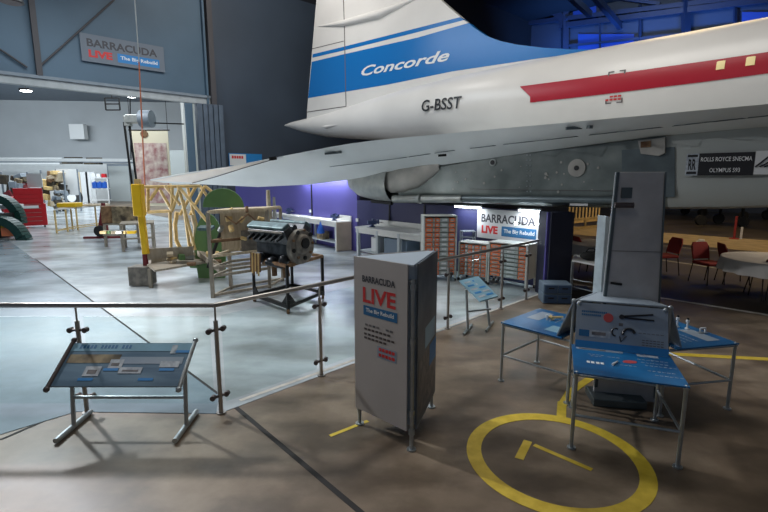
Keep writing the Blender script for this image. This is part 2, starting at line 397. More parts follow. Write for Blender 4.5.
q = onp(34, 30, P0, U); sq = (q-P0).dot(U)
wallbox('trim_21', sq-.09, sq+.09, DT+.36, 16, .2, 'column', -.22)
b = MB()
for (x0, y0, x1, y1) in ((38, 68, 114, 0), (27, 68, -30, 30)):
    b.cyl(onp(x0, y0, P0, U)-NW*.1, onp(x1, y1, P0, U)-NW*.1, .035)
struct(b.build('trim_22', 'column'))
# ---- workshop room behind the door
F0 = WS(-40)+NW*33; F1 = WS(22)+NW*27
def quadwall(name, a, b_, z0, z1, m, th=.2):
    d = (b_-a).normalized(); n = Vector((-d.y, d.x, 0))
    mb = MB(); mb.prism([a+Z*z0, b_+Z*z0, b_+Z*z1, a+Z*z1], n*th); return struct(mb.build(name, m))
fdir = (F1-F0).normalized()
F0 = Vector((-62, 44, 0)); F1 = Vector((-9.5, 49, 0)); fdir = (F1-F0).normalized()
quadwall('wall_back', F0, F1, 0, 4.15, 'wwhite')
quadwall('wall_back', F0, F1, 4.15, 10.6, 'wgrey')
quadwall('trim_23', F0-Vector((0, .12, 0)), F1-Vector((0, .12, 0)), 3.7, 3.85, 'beam')
Q1 = WS(8.0)+NW*.4; quadwall('wall_right', Vector((-9.5, 49, 0)), Q1, 0, 10.6, 'ribw')
b = MB(); b.prism([WS(-30)+Z*9.6+NW*.3, WS(8.1)+Z*9.6+NW*.3, Vector((-8, 52, 9.6)), Vector((-70, 52, 9.6))], (0, 0, .3)); struct(b.build('ceiling', 'leaf'))
# ---- end wall of the hangar with blue lighting, roof and trusses
E0 = WS(36); E1 = E0+V*34
quadwall('wall_end', E0, E1, 0, 15, 'bluewall')
b = MB(); b.prism([Vector((-45, -8, 15)), Vector((60, -8, 15)), Vector((60, 60, 15)), Vector((-45, 60, 15))], (0, 0, .3)); struct(b.build('ceiling', 'roof'))
# ---- partition of the rebuild bay
PA = Vector((3.3, 9.5, 0)); PD = Vector((-.646, .763, 0)).normalized(); PN = Vector((PD.y, -PD.x, 0))   # PN points away behind it
def part(t0, t1, z0, z1, m, th=.1, off=0, name='wall_partition'):
    b = MB(); b.prism([PA+PD*t0+Z*z0+PN*off, PA+PD*t1+Z*z0+PN*off, PA+PD*t1+Z*z1+PN*off, PA+PD*t0+Z*z1+PN*off], PN*th); return struct(b.build(name, m))
k1 = (onp(357, 200, PA, PD)-PA).dot(PD)
part(0, k1, 0, 1.58, 'navy')
part(k1, 15.5, 0, 2.25, 'purple')
for xx in (312, 480-90, 425):
    t_ = (onp(xx, 200, PA, PD)-PA).dot(PD)
    part(t_-.02, t_+.02, 0, 1.57 if t_ < k1 else 2.2, 'black', .03, -.032, 'trim_24')
# end pillar of the partition
pb = MB(); pb.box((3.29, 8.92, .81), (.46, .50, 1.62), rz=math.radians(8)); struct(pb.build('wall_pillar', 'pillar', bevel=.01))
pb = MB(); pb.box((3.07, 8.72, .81), (.05, .05, 1.62), rz=math.radians(8)); struct(pb.build('trim_25', 'purple'))  # lit side face of the pillar, painted as a lighter strip
# ================================================================== AIRCRAFT
AC = thing('passenger_jet', 'white supersonic delta airliner with blue banded tail and red stripe hanging over the floor', 'aircraft', (4.0, 8.0, 0))
CL = 19.1                                            # centre plane: X+Y = CL
T0 = Vector((-4.95, 24.05, 0))                       # foot of the tail tip
def AX(s): return T0+V*s
prof = [(0, .03, 4.83), (.6, .14, 4.80), (1.6, .29, 4.70), (3.4, .50, 4.57), (5.0, .66, 4.56), (6.8, .83, 4.58), (8.6, 1.0, 4.55), (10.5, 1.14, 4.49), (13, 1.27, 4.40), (15.5, 1.33, 4.33), (18, 1.35, 4.30), (26, 1.35, 4.30), (33, 1.35, 4.30)]
def fsec(s):
    for a, b_ in zip(prof, prof[1:]):
        if s <= b_[0]:
            k = (s-a[0])/(b_[0]-a[0]); k = max(0, k); return a[1]+(b_[1]-a[1])*k, a[2]+(b_[2]-a[2])*k
    return prof[-1][1], prof[-1][2]
def fpt(s, th, o=0.0):                               # th from the outer horizontal (towards the camera) upwards
    r, zc = fsec(s); return AX(s)-W_*(r*.9+o)*math.cos(th)+Z*(zc+(r+o)*math.sin(th))
def fhit(x, y, o=0.0):
    """s, theta of the pixel on the near flank of the fuselage"""
    best = None
    r = ray(x, y)
    for i in range(0, 340):
        s = i*.1
        for j in range(-8, 31):
            th = j*PI/60
            p = fpt(s, th); zc = p.y*cth-(p.z-CAMH)*sth
            e = (384+FPX*p.x/zc-x)**2+(256-FPX*(p.y*sth+(p.z-CAMH)*cth)/zc-y)**2
            if best is None or e < best[0]: best = (e, s, th)
    return best[1], best[2]
b = MB(); rows = []
ss = [0, .3, .6, 1.0, 1.6, 2.4, 3.4, 4.2, 5, 6, 6.8, 7.7, 8.6, 9.5, 10.5, 11.7, 13, 14.2, 15.5, 17, 18, 22, 26, 33]
for s in ss: rows.append([fpt(s, 2*PI*i/36) for i in range(36)])
b.grid(rows, closed=True); fus = b.build('fuselage', 'ac_white', AC, world=True, smooth=True)
def band(name, s0, s1, f0, f1, m, parent, o=.012, n=28, cut=0.0):
    b = MB(); R1 = []; 
    for i in range(n+1):
        s = s0+(s1-s0)*i/n; a, c = f0(s), f1(s)
        R1.append([fpt(s+(cut*(1-k/6)) * (1 if i == 0 else 0), a+(c-a)*k/6, o) for k in range(7)])
    b.grid(R1); return b.build(name, m, parent, world=True, smooth=True)
def lin(a, b_): return lambda s: a[1]+(b_[1]-a[1])*(s-a[0])/(b_[0]-a[0])
h1 = fhit(520, 87.6); h2 = fhit(767, 51.7); h3 = fhit(534, 101); h4 = fhit(767, 72.8)
s_end = h2[0]+5
band('cheatline', h1[0], s_end, lin(h3, h4), lin(h1, h2), 'ac_red', AC, cut=.55)
for (x, y) in ((722, 66.5), (752, 63), (782, 59)):
    if x > 768: s_, t_ = hs+ (hs-hp), ht
    else: s_, t_ = fhit(x, y)
    if x < 768:
        hp = hs if x == 752 else s_; hs, ht = s_, t_
    b = MB(); r_ = fsec(s_)[0]
    b.grid([[fpt(s_+dx*.075, t_+dz*.088/r_, .03 if (dx*dx+dz*dz) < 1.7 else .012) for dz in (-1, -.7, 0, .7, 1)] for dx in (-1, -.7, 0, .7, 1)])
    b.build('cabin_window', 'window', AC, world=True, smooth=True)
# registration lettering on the rear flank
sa_, ta_ = fhit(421, 112); sb_, tb_ = fhit(461, 108)
O = fpt(sa_, ta_, .02); ex = (fpt(sb_, tb_, .02)-O)
top_ = fpt(sa_, ta_+.33/fsec(sa_)[0], .02)
ey = (top_-O); ey = (ey-ex.normalized()*ey.dot(ex.normalized()))
text('registration', 'G-BSST', AC, O, ex, ey, ex.length, .38, 'black', bold=.015, off=.03)
# rescue marks near the red band
for (x, y, sx, sy) in ((607, 72, 1, -1), (627, 70, -1, -1), (604, 104, 1, 1), (623, 102, -1, 1)):
    s_, t_ = fhit(x, y); r_ = fsec(s_)[0]; b = MB()
    b.grid([[fpt(s_+k*.14*sx, t_+j*.025/r_*sy, .016) for j in (0, 1)] for k in (0, 1)])
    b.grid([[fpt(s_+k*.03*sx, t_+j*.11/r_*sy, .016) for j in (0, 1)] for k in (0, 1)])
    b.build('rescue_mark', 'seam', AC, world=True)
for i, (x, y) in enumerate(((608, 97.5), (606, 100.5))):
    s_, t_ = fhit(x, y); r_ = fsec(s_)[0]; b = MB()
    for q_ in range(3+i):
        b.grid([[fpt(s_+q_*.095+k*.075, t_+j*.04/r_, .016) for j in (0, 1)] for k in (0, 1)])
    b.build('rescue_text', 'redtext', AC, world=True)
# ---- fin in the centre plane
def fin(name, px, m, th, parent=AC, back=True):
    pts = [Pl(x, y, CL) for x, y in px]
    b = MB(); b.prism([p-W_*th for p in pts], W_*2*th); return b.build(name, m, parent, world=True)
fo = [(309, 130), (309, 112), (319.3, -8), (322, -40), (400, -60), (425, -25), (441.7, 0), (452, 9), (465, 20), (476, 29), (488, 37), (503, 42.5), (520, 46), (547, 49), (575, 50.6), (625, 50.4), (640, 70), (600, 90), (450, 112), (380, 128)]
fino = fin('tail_fin', fo, 'ac_white', .12)
fin('fin_stripe', [(310.3, 98.4), (314, 62.3), (346, 54.8), (420, 38.3), (471, 23.8), (476, 28.5), (488, 36.5), (503, 42), (520, 45.6), (547, 48.7), (575, 50.3), (613, 50.3), (545, 58.5), (454, 72), (390, 85), (347, 92.2)], 'ac_blue', .126)
fin('fin_stripe', [(314.5, 58.2), (314.9, 54.7), (345, 47.5), (420, 28.7), (462.5, 18), (466.5, 20.8), (420, 32.8), (346, 51)], 'ac_blue', .126)
for seg in ([(345.2, -8), (346.3, 27), (347.9, 106.6), (348.6, 106.6), (347, 27), (345.9, -8)], [(308.8, 112), (308.8, 112.7), (348.4, 107), (348.4, 106.3)], [(314.5, 49), (314.5, 49.6), (346, 42), (346, 41.4)]):
    fin('rudder_gap', seg, 'seam', .128)
b = MB()
for a, c, r0, r1 in (((318, 26.5), (345, 23), .02, .13), ((345, 23), (380, 14), .13, .16), ((380, 14), (422, -4), .16, .02)):
    b.cyl(Pl(*a, CL-.16), Pl(*c, CL-.16), r0, r1, n=14)
b.build('rudder_actuator_fairing', 'ac_white', AC, world=True, smooth=True)
b = MB(); b.cyl(Pl(312, 126.5, CL-.35), Pl(327, 126.8, CL-.62), .02, .09, n=12); b.cyl(Pl(327, 126.8, CL-.62), Pl(343, 124, CL-.8), .09, .02, n=12)
b.build('tail_bumper_fairing', 'ac_white', AC, world=True, smooth=True)
for a, c in ((0, 0),):
    p0 = Pl(361, 76.5, CL-.26); 
    O = Pl(361.5, 76.4, CL-.18); ex = Pl(449.5, 60.5, CL-.18)-O; ex.z += 0
    L_ = ex.length; exn = ex.normalized(); ey = (Z-exn*Z.dot(exn)).normalized()
    text('airline_name', 'Concorde', AC, O, exn, ey, L_, .37, 'whitetext', bold=.022, shear=.35, off=.01)
# ---- wing: drooping outer wing seen from below, joined to an inner panel running under the fuselage
Up = [(150, 179.5, 12.6), (178, 174, 12.4), (226, 167, 12.0), (283, 156, 11.6), (340, 145, 11.2), (380, 139.5, 10.7), (450, 133.3, 9.9), (530, 125.8, 8.6), (610, 118.6, 7.6), (690, 111.2, 6.8), (768, 104, 6.15)]
Lo = [(150, 180.5, 12.8), (165, 183, 12.9), (205, 184.5, 13.1), (258, 187, 13.2), (310, 184.5, 13.1), (350, 179.5, 12.8)]
def nface(x, y): return Pl(x, y, 12.2)               # outer face plane of the engine nacelle
Up += [(900, 91, 5.3)]
Lo += [(x, y, nface(x, y).y) for x, y in ((400, 171), (450, 164), (530, 152.5), (650, 137), (768, 126.5), (900, 116))]
def ip_(T, x):
    for a, c in zip(T, T[1:]):
        if x <= c[0]:
            k = (x-a[0])/(c[0]-a[0]); return a[1]+(c[1]-a[1])*k, 1/((1-k)/a[2]+k/c[2])
    return T[-1][1:]
cols_ = [150, 156, 165, 178, 192, 205, 226, 245, 258, 275, 290, 310, 330, 350, 375, 400, 425, 450, 490, 530, 570, 610, 650, 690, 730, 768, 830, 900]
bot = []; topr = []; lx = []
for x in cols_:
    yu, du = ip_(Up, x); yl, dl = ip_(Lo, x)
    a = D(x, yu, du); c = D(x, yl, dl); f = (x-150)/618
    if x >= 350: lx.append(c)
    g = min(1, max(0, (x-350)/60))*.9
    bot.append([a.lerp(c, k/8)-Z*(math.sin(PI*k/8)*.035*min(1, f*3)) for k in range(9)])
    topr.append([a]+[a.lerp(c, k/8)+Z*(.012*math.sin(PI*k/8)*min(1, f*9)+(a.z-a.lerp(c, k/8).z)*g) for k in range(1, 9)])
b = MB(); b.grid(bot); b.grid(topr); b.grid([[r[-1] for r in bot], [r[-1] for r in topr]])
b.grid([bot[0], topr[0]]); b.grid([bot[-1], topr[-1]])
wing = b.build('wing', 'wing', AC, world=True, smooth=True)
b = MB(); ip = lx; back = [p+W_*((CL-(p.x+p.y))/1.414) for p in ip]
b.grid([ip, [Vector((q.x, q.y, 2.85)) for q in back]])
b.grid([[p+Z*.12 for p in ip], [Vector((q.x, q.y, 3.15)) for q in back]])
b.build('wing_root', 'wing', AC, world=True)
def wpt(x, y):           # point on the wing skin seen at a pixel, found between the two edge curves
    r = ray(x, y); best = None
    for row in bot:
        for k in range(8):
            for m_ in range(4):
                p = row[k].lerp(row[k+1], m_/4); zc = p.y*cth-(p.z-CAMH)*sth
                e = (384+FPX*p.x/zc-x)**2+(256-FPX*(p.y*sth+(p.z-CAMH)*cth)/zc-y)**2
                if best is None or e < best[0]: best = (e, p)
    dep = best[1].y
    return D(x, y, dep)
def wingline(name, px, wd, m):
    b = MB()
    pts = []
    for (xa, ya), (xb, yb) in zip(px, px[1:]):
        for k in range(6): pts.append((xa+(xb-xa)*k/6, ya+(yb-ya)*k/6))
    pts.append(px[-1])
    P = [wpt(x, y)*1.0 for x, y in pts]
    P = [p-Vector((0, .05, .02)) for p in P]
    for a, c in zip(P, P[1:]): b.bar(a, c, wd, wd)
    b.build(name, m, AC, world=True)
b = MB(); rr_ = []
for k in range(9):
    f_ = k/8; xa = 151+f_*126; ya = 179.3-f_*22.2; xb = 193+f_*84; yb_ = 182.1-f_*24.6
    if k == 0: xb, yb_ = 193, 182.1
    rr_.append([wpt(xa+(xb-xa)*j/5, ya+.9+(yb_-ya-.9)*j/5)-Vector((0, .03, .012)) for j in range(6)])
b.grid(rr_); b.build('elevon_skin', 'elevon', AC, world=True, smooth=True)
wingline('hinge_gap', [(193, 182.3), (215, 176.5), (245, 167), (277, 157.7)], .018, 'seam')
wingline('panel_seam', [(330, 166), (400, 157.5), (450, 150), (500, 144), (600, 132.8), (700, 121.8), (767, 114.5)], .014, 'nac_dk')
wingline('actuator_fairing', [(270, 158.3), (277, 157.3)], .08, 'blackm')
wingline('actuator_fairing', [(325, 153), (341, 151.5)], .05, 'nac_dk')
wingline('actuator_fairing', [(438, 154.8), (446, 154.2)], .05, 'blackm')
wingline('actuator_fairing', [(565, 127.5), (590, 126)], .05, 'nac_dk')
# ---- nacelle
def nacbody(name, top, botm, m, depth, c0=12.2):
    P = [Pl(x, y, c0) for x, y in top]; Q = [Pl(x, y, c0) for x, y in botm]
    b = MB(); rr = []
    for p, q in zip(P, Q):
        h = p.z-q.z; w0 = W_*1.0
        rr.append([p, q+Z*h*.32, q+Z*h*.12+w0*.03, q+Z*h*.03+w0*.10, q+w0*.24, q+w0*(depth-.3), q+w0*depth+Z*.2, Vector((q.x, q.y, p.z))+w0*depth])
    b.grid(rr, closed=True)
    for r in (rr[0], rr[-1]): b._add(r, [tuple(range(len(r)))])
    return b.build(name, m, AC, world=True, smooth=True)
nac = nacbody('nacelle', [(398, 172), (432, 168), (500, 157), (560, 149), (666, 136)], [(398, 199), (432, 202), (500, 205), (560, 207.5), (666, 209.5)], 'nac', 2.4)
lipo = MB()
for a, c in (((450, 198.5), (520, 199.5)), ((520, 199.5), (629, 201))):
    lipo.cyl(Pl(*a, 12.14), Pl(*c, 12.14), .075, n=12)
lipo.build('lower_lip', 'nac_dk', AC, world=True, smooth=True)
itk = nacbody('intake', [(666, 136), (720, 131), (768, 126.5), (860, 118)], [(666, 209.5), (720, 209.5), (768, 208), (900, 204)], 'intake', 2.4)
def npatch(name, px, m, c=12.2, th=.012):
    P = [Pl(x, y, c-.01) for x, y in px]; b = MB(); b.prism(P, -W_*th); return b.build(name, m, AC, world=True)
npatch('nacelle_panel', [(622, 150), (675, 147), (675, 197), (622, 197)], 'nac_dk')
npatch('heat_shield', [(639, 141), (666, 137.5), (666, 153), (660, 156), (642, 154)], 'bucket', th=.06)
npatch('access_door', [(642, 142), (652, 141), (652, 147), (642, 148)], 'rust', th=.075)
def ndisc(x, y, r0, r1, m0, m1):
    c = Pl(x, y, 12.19)
    b = MB(); b.cyl(c, c-W_*.02, r0, n=24); pd = b.build('vent_plate', m0, AC, world=True)
    b = MB(); b.cyl(c-W_*.02, c-W_*.03, r1, n=16); b.build('vent_hole', m1, pd, world=True)
ndisc(577, 168, .16, .045, 'bucket', 'black'); ndisc(493, 162.5, .075, .05, 'intake', 'black')
for x in (529,):
    for k in range(8):
        for dx in (-1.6, 1.6):
            b = MB(); c = Pl(x+dx, 155+k*5.2, 12.19); b.cyl(c, c-W_*.02, .012, n=6); b.build('rivet', 'galv', AC, world=True)
for i in range(26):
    x = random.uniform(445, 620); y = random.uniform(172-(x-445)*.1, 192); c = Pl(x, y, 12.19); b = MB(); b.cyl(c, c-W_*.008, random.uniform(.01, .03), n=8); b.build('fastener', 'bucket', AC, world=True)
b = MB()
for x0, x1, y in ((470, 528, 189), (532, 618, 190)):
    b.bar(Pl(x0, y, 12.17), Pl(x1, y+1, 12.17), .012, .012)
b.build('panel_seam', 'seam', AC, world=True)
npatch('warning_plate', [(570, 201), (588, 201.5), (588, 206), (570, 205.5)], 'sheet', 12.1)
# exhaust nozzle and reverser bucket
cN = Pl(378, 189, 12.55)
b = MB(); bk = []
for k, (x, yt, yb, dc) in enumerate(((350, 172, 181, .0), (354, 170, 190, .0), (362, 168, 196.5, .0), (378, 166, 200.5, .0), (396, 164, 202, .0))):
    p = Pl(x, yt, 12.5); q = Pl(x, yb, 12.5); c = (p+q)/2; r = (p.z-q.z)/2
    bk.append([c+W_*math.cos(2*PI*i/20)*r*.9+Z*math.sin(2*PI*i/20)*r for i in range(20)])
b.grid(bk, closed=True); b._add(bk[0], [tuple(range(20))]); b.build('exhaust_nozzle', 'nozzle', AC, world=True, smooth=True)
b = MB(); bk = []
for x, yt, yb in ((384, 170, 188), (392, 168, 193), (405, 166, 192), (420, 163, 187), (430, 161, 179), (440, 160, 170)):
    p = Pl(x, yt, 12.2); q = Pl(x, yb, 12.2); c = (p+q)/2; r = (p.z-q.z)/2
    bk.append([c+W_*math.cos(2*PI*i/18)*r*.45+Z*math.sin(2*PI*i/18)*r for i in range(18)])
b.grid(bk, closed=True); b.build('reverser_bucket', 'bucket', AC, world=True, smooth=True)
b = MB(); b.cyl(Pl(394, 199, 12.0), Pl(462, 199, 12.1), .095, .085, n=14); b.cyl(Pl(418, 199, 12.0), Pl(421, 199, 12.0), .105, n=14); b.build('lower_duct', 'nozzle', AC, world=True, smooth=True)
b = MB(); b.cyl(Pl(372, 201, 12.45), Pl(392, 203, 12.45), .05, n=10); b.build('drain_pipe', 'blackm', AC, world=True)
# boards on the intake
pn0 = Pl(685, 175.5, 12.12); pn1 = Pl(753, 174.5, 12.12); ex = (pn1-pn0); Lb = Vector((ex.x, ex.y, 0)).length; exn = Vector((ex.x, ex.y, 0)).normalized()
def bpos(x, y): return (Pl(x, y, 12.12)-Pl(685, 175.5, 12.12)).dot(exn)
Hb = Pl(685, 154, 12.12).z-pn0.z
m0 = bpos(697.5, 175)
EB = thing('engine_maker_board', 'black board naming the jet engine mounted on the pale nacelle side', 'sign', pn0)
b = MB(); b.prism([pn0+exn*m0, pn0+exn*Lb, pn0+exn*Lb+Z*Hb, pn0+exn*m0+Z*Hb], exn.cross(Z)*.0-W_*.02); b.build('board', 'black', EB, world=True)
b = MB(); b.prism([pn0, pn0+exn*m0, pn0+exn*m0+Z*Hb, pn0+Z*Hb], -W_*.02); lg = b.build('logo_plate', 'printwhite', EB, world=True)
text('logo', 'RR', EB, pn0+exn*m0*.2+Z*Hb*.25-W_*.02, exn, Z, m0*.62, Hb*.5, 'black', bold=.03)
patch('logo_bar', EB, pn0-W_*.02, exn, Z, m0*.1, Hb*.84, m0*.9, Hb*.95, 'black'); patch('logo_bar', EB, pn0-W_*.02, exn, Z, m0*.1, Hb*.06, m0*.9, Hb*.18, 'black')
wL = Lb-m0
text('lettering', 'ROLLS ROYCE SNECMA', EB, pn0+exn*(m0+wL*.04)+Z*Hb*.63-W_*.02, exn, Z, wL*.92, Hb*.19, 'whitetext', bold=.01)
text('lettering', 'OLYMPUS 593', EB, pn0+exn*(m0+wL*.22)+Z*Hb*.14-W_*.02, exn, Z, wL*.55, Hb*.19, 'whitetext', bold=.01)
pm = Pl(753.5, 174.5, 12.12); Lm = (Pl(790, 174, 12.12)-pm).length
EM = thing('logo_board', 'white board with black slanted lettering beside the black engine board', 'sign', pm)
b = MB(); b.prism([pm, pm+exn*Lm, pm+exn*Lm+Z*Hb, pm+Z*Hb], -W_*.02); b.build('board', 'board', EM, world=True)
b = MB()
for k in range(3): b.bar(pm+exn*(Lm*.03+k*.05)+Z*Hb*.32-W_*.03, pm+exn*(Lm*.5+k*.09)+Z*Hb*(.9-k*.12)-W_*.03, .012, .02)
b.build('slanted_mark', 'black', EM, world=True)
# ================================================================== BIG THINGS NEAR THE CAMERA
# ---- glass barrier
BR = thing('glass_barrier', 'stainless steel handrail barrier with clear glass panels running beside the pale floor', 'barrier', (-1.6, 4.22, 0))
RH = 1.08
p_in = Vector((-1.58, 4.22, 0)); p_l = Vector((-6.2, 4.22, 0)); p_r = Vector((2.92, 8.78, 0)); rd = (p_r-p_in).normalized()
def rail_t(x):                                        # distance along the second run at image column x
    k = (x-384)/FPX*1.0; return None
b = MB(); b.path([p_l+Z*RH, p_in+Z*RH, p_r+Z*RH], .024, 12); b.build('handrail', 'steel', BR, world=True, smooth=True)
posts = [Vector((-2.88, 4.22, 0)), Vector((-4.6, 4.22, 0)), p_in]
for t in (1.22, 3.62, 5.15, 6.05): posts.append(p_in+rd*t)
for i, p in enumerate(posts):
    b = MB(); b.cyl(p, p+Z*.93, .021, n=12); b.cyl(p+Z*.93, p+Z*RH, .009, n=8); b.cyl(p, p+Z*.012, .045, n=14)
    po = b.build('post', 'steel', BR, world=True, smooth=True)
    d0 = Vector((1, 0, 0)) if i < 2 else rd
    for z in (.18, .84):
        b = MB(); b.cyl(p+Z*z-d0*.085, p+Z*z+d0*.085, .014, n=8)
        for sg in (-1, 1): b.cyl(p+Z*z+d0*.07*sg-Vector((0, .022, 0)), p+Z*z+d0*.07*sg+Vector((0, .022, 0)), .026, n=12)
        b.build('clamp', 'clamp', po, world=True)
def gpanel(a, c):
    d = (c-a).normalized(); a = a+d*.06; c = c-d*.06; nn = Vector((-d.y, d.x, 0))*.008
    b = MB(); b.prism([a+Z*.1, c+Z*.1, c+Z*.97, a+Z*.97], nn); b.build('glass_panel', 'glass', BR, world=True)
gpanel(Vector((-4.6, 4.22, 0)), posts[0]); gpanel(posts[0], p_in); gpanel(Vector((-6.2, 4.22, 0)), posts[1])
rr_ = [p_in]+posts[3:]
gpanel(rr_[0], rr_[1]); gpanel(rr_[2], rr_[3]); gpanel(rr_[3], rr_[4])
gpanel(rr_[1], p_in+rd*2.2)
# ---- angled information lectern in front of the barrier
LE = thing('information_lectern', 'wide angled information lectern with blue grey graphic board in front of the glass barrier', 'lectern', (-2.28, 3.95, 0))
xl, xr = -2.83, -1.77
for x in (xl+.02, xr-.02):
    b = MB(); b.cyl((x, 3.68, .03), (x-.02, 4.2, .03), .024, n=12); ft = b.build('foot', 'galv', LE, world=True, smooth=True)
    b = MB(); b.cyl((x, 3.92, .04), (x, 3.98, .62), .019, n=12); b.build('leg', 'galv', LE, world=True, smooth=True)
b = MB(); b.cyl((xl+.02, 3.945, .30), (xr-.02, 3.945, .30), .015, n=10); b.build('crossbar', 'galv', LE, world=True, smooth=True)
lo = Vector((xl-.03, 3.74, .50)); up = Vector((xl-.03, 4.1, .755)); wd = xr-xl+.06
for k in (0, 1):
    b = MB(); o_ = Vector((wd*k, 0, 0)); e = (up-lo).normalized()
    b.cyl(lo+o_-e*.03, up+o_+e*.03, .019, n=12); b.ball(lo+o_-e*.03, .026, 10, 6); b.ball(up+o_+e*.03, .026, 10, 6)
    b.build('side_rail', 'galv' if k else 'clamp', LE, world=True, smooth=True)
ex = Vector((1, 0, 0)); ey = (up-lo).normalized(); nn = ex.cross(ey); L_ = (up-lo).length
b = MB(); b.prism([lo, lo+ex*wd, up+ex*wd, up], -nn*.018); bd = b.build('graphic_board', 'lect', LE, world=True)
pw = lambda *a, **k: patch(a[0], bd, lo, ex, ey, *a[1:], **k)
pw('sky_band', .02, L_*.80, wd-.02, L_*.985, 'lect2')
pw('brown_band', .04, L_*.52, wd*.45, L_*.72, 'clutterbrown'); pw('grey_band', wd*.45, L_*.5, wd-.05, L_*.66, 'petal_grey')
for k in range(15): pw('title_lettering', .09+k*.032, L_*.86, .09+k*.032+(.022 if k not in (5, 11) else .0), L_*.945, 'bluebox', off=.005)
for x0, y0, x1, y1 in ((.24, .22, .38, .44), (.43, .40, .55, .60), (.54, .28, .74, .42), (.88, .42, 1.05, .56), (.93, .74, .98, .95)): pw('photo_print', x0*wd/1.12, L_*y0, x1*wd/1.12, L_*y1, 'printwhite', off=.005)
for x0, y0, x1, y1 in ((.27, .27, .35, .36), (.45, .45, .52, .52), (.57, .32, .71, .36)): pw('photo_subject', x0*wd/1.12, L_*y0, x1*wd/1.12, L_*y1, 'printdark', off=.007)
for x0, y0 in ((.22, .12), (.40, .34), (.74, .12), (.89, .34), (.97, .76)): pw('caption', x0*wd/1.12, L_*y0, (x0+.13)*wd/1.12, L_*(y0+.06), 'brightblue', off=.005)
# ---- three sided information totem
tA, tB, tC = Vector((-.225, 4.02, 0)), Vector((.23, 3.60, 0)), Vector((.47, 4.34, 0))
TO = thing('information_totem', 'tall three sided display stand with beige front announcing the big rebuild', 'display stand', ((tA+tB+tC)/3))
TH_ = 1.58
cen = (tA+tB+tC)/3
for p in (tA, tB, tC):
    b = MB(); b.cyl(p, p+Z*(TH_-.12), .017, n=12); b.cyl(p, p+Z*.012, .04, n=14)
    for z in (.16, .33, .95, 1.4): b.cyl(p+Z*(z-.022), p+Z*(z+.022), .025, n=12)
    b.build('tube_post', 'galv', TO, world=True, smooth=True)
for p, q in ((tA, tB), (tB, tC), (tC, tA)):
    b = MB()
    for z in (.33, TH_-.14): b.cyl(p+Z*z, q+Z*z, .012, n=8)
    b.build('crossbar', 'galv', TO, world=True, smooth=True)
def tpanel(p, q, m, z0, z1, name='panel', m0=.03, m1=.03):
    d = (q-p).normalized(); out = Vector((d.y, -d.x, 0)); p = p+d*m0+out*.022; q = q-d*m1+out*.022
    b = MB(); b.prism([p+Z*z0, q+Z*z0, q+Z*z1, p+Z*z1], out*.012); return b.build(name, m, TO, world=True), p+out*.012, d, (q-p).length
fp, o0, d0, w0 = tpanel(tA, tB, 'totem', .17, TH_, 'front_panel', -.02, .03)
sp, o1, d1, w1 = tpanel(tB, tC, 'totem_dark', .17, TH_, 'side_panel', .04, -.01)
rp, o2, d2, w2 = tpanel(tC, tA, 'totem', .17, TH_, 'rear_panel', .04, .04)
b = MB(); dI = (cen-tB).normalized(); pI = tB+dI*.05; qI = Vector((dI.y, -dI.x, 0)); b.prism([pI-qI*.06+Z*.2, pI+qI*.06+Z*.2, pI+qI*.06+Z*(TH_-.02), pI-qI*.06+Z*(TH_-.02)], dI*.01); b.build('inner_board', 'totem_top', TO, world=True)
b = MB(); e_ = .02; b.prism([cen+(p-cen)*(1+e_)+Z*(TH_-.015) for p in (tA, tB, tC)], (0, 0, .012)); b.build('top_board', 'totem_top', TO, world=True)
def tx(s_, x, z, W, H, m, **k): text('lettering', s_, fp, o0+d0*(w0*x)+Z*z, d0, Z, w0*W, H, m, **k)
tx('BARRACUDA', .17, 1.37, .62, .058, 'darktext', bold=.03); tx('LIVE', .18, 1.19, .62, .135, 'redtext', bold=.028)
patch('title_box', fp, o0+Z*0, d0, Z, w0*.19, 1.08, w0*.83, 1.165, 'bluebox')
tx('The Big Rebuild', .24, 1.10, .53, .045, 'whitetext', bold=.02, off=.006)
for i, (x0, x1, z) in enumerate(((.22, .56, .985), (.62, .80, .985), (.2, .78, .945), (.2, .80, .90), (.2, .72, .865))):
    n_ = int((x1-x0)/.075)
    for k in range(n_): patch('small_print', fp, o0, d0, Z, w0*(x0+k*.075), z, w0*(x0+k*.075+.055), z+.018, 'printdark' if i < 2 else 'clamp')
patch('notice_sheet', fp, o0, d0, Z, w0*.46, .73, w0*.82, .835, 'petal_grey', off=.0025)
for z in (.795, .745):
    for k in range(5): patch('red_small_print', fp, o0, d0, Z, w0*(.49+k*.062), z, w0*(.49+k*.062+.05), z+.028, 'redtext', off=.006)
patch('dark_picture', sp, o1, d1, Z, w1*.05, .25, w1*.95, .75, 'printdark'); patch('pale_picture', sp, o1, d1, Z, w1*.35, .78, w1*.9, .97, 'lect2')
patch('blue_corner', sp, o1, d1, Z, w1*.6, .55, w1*.97, .75, 'brightblue', off=.006)
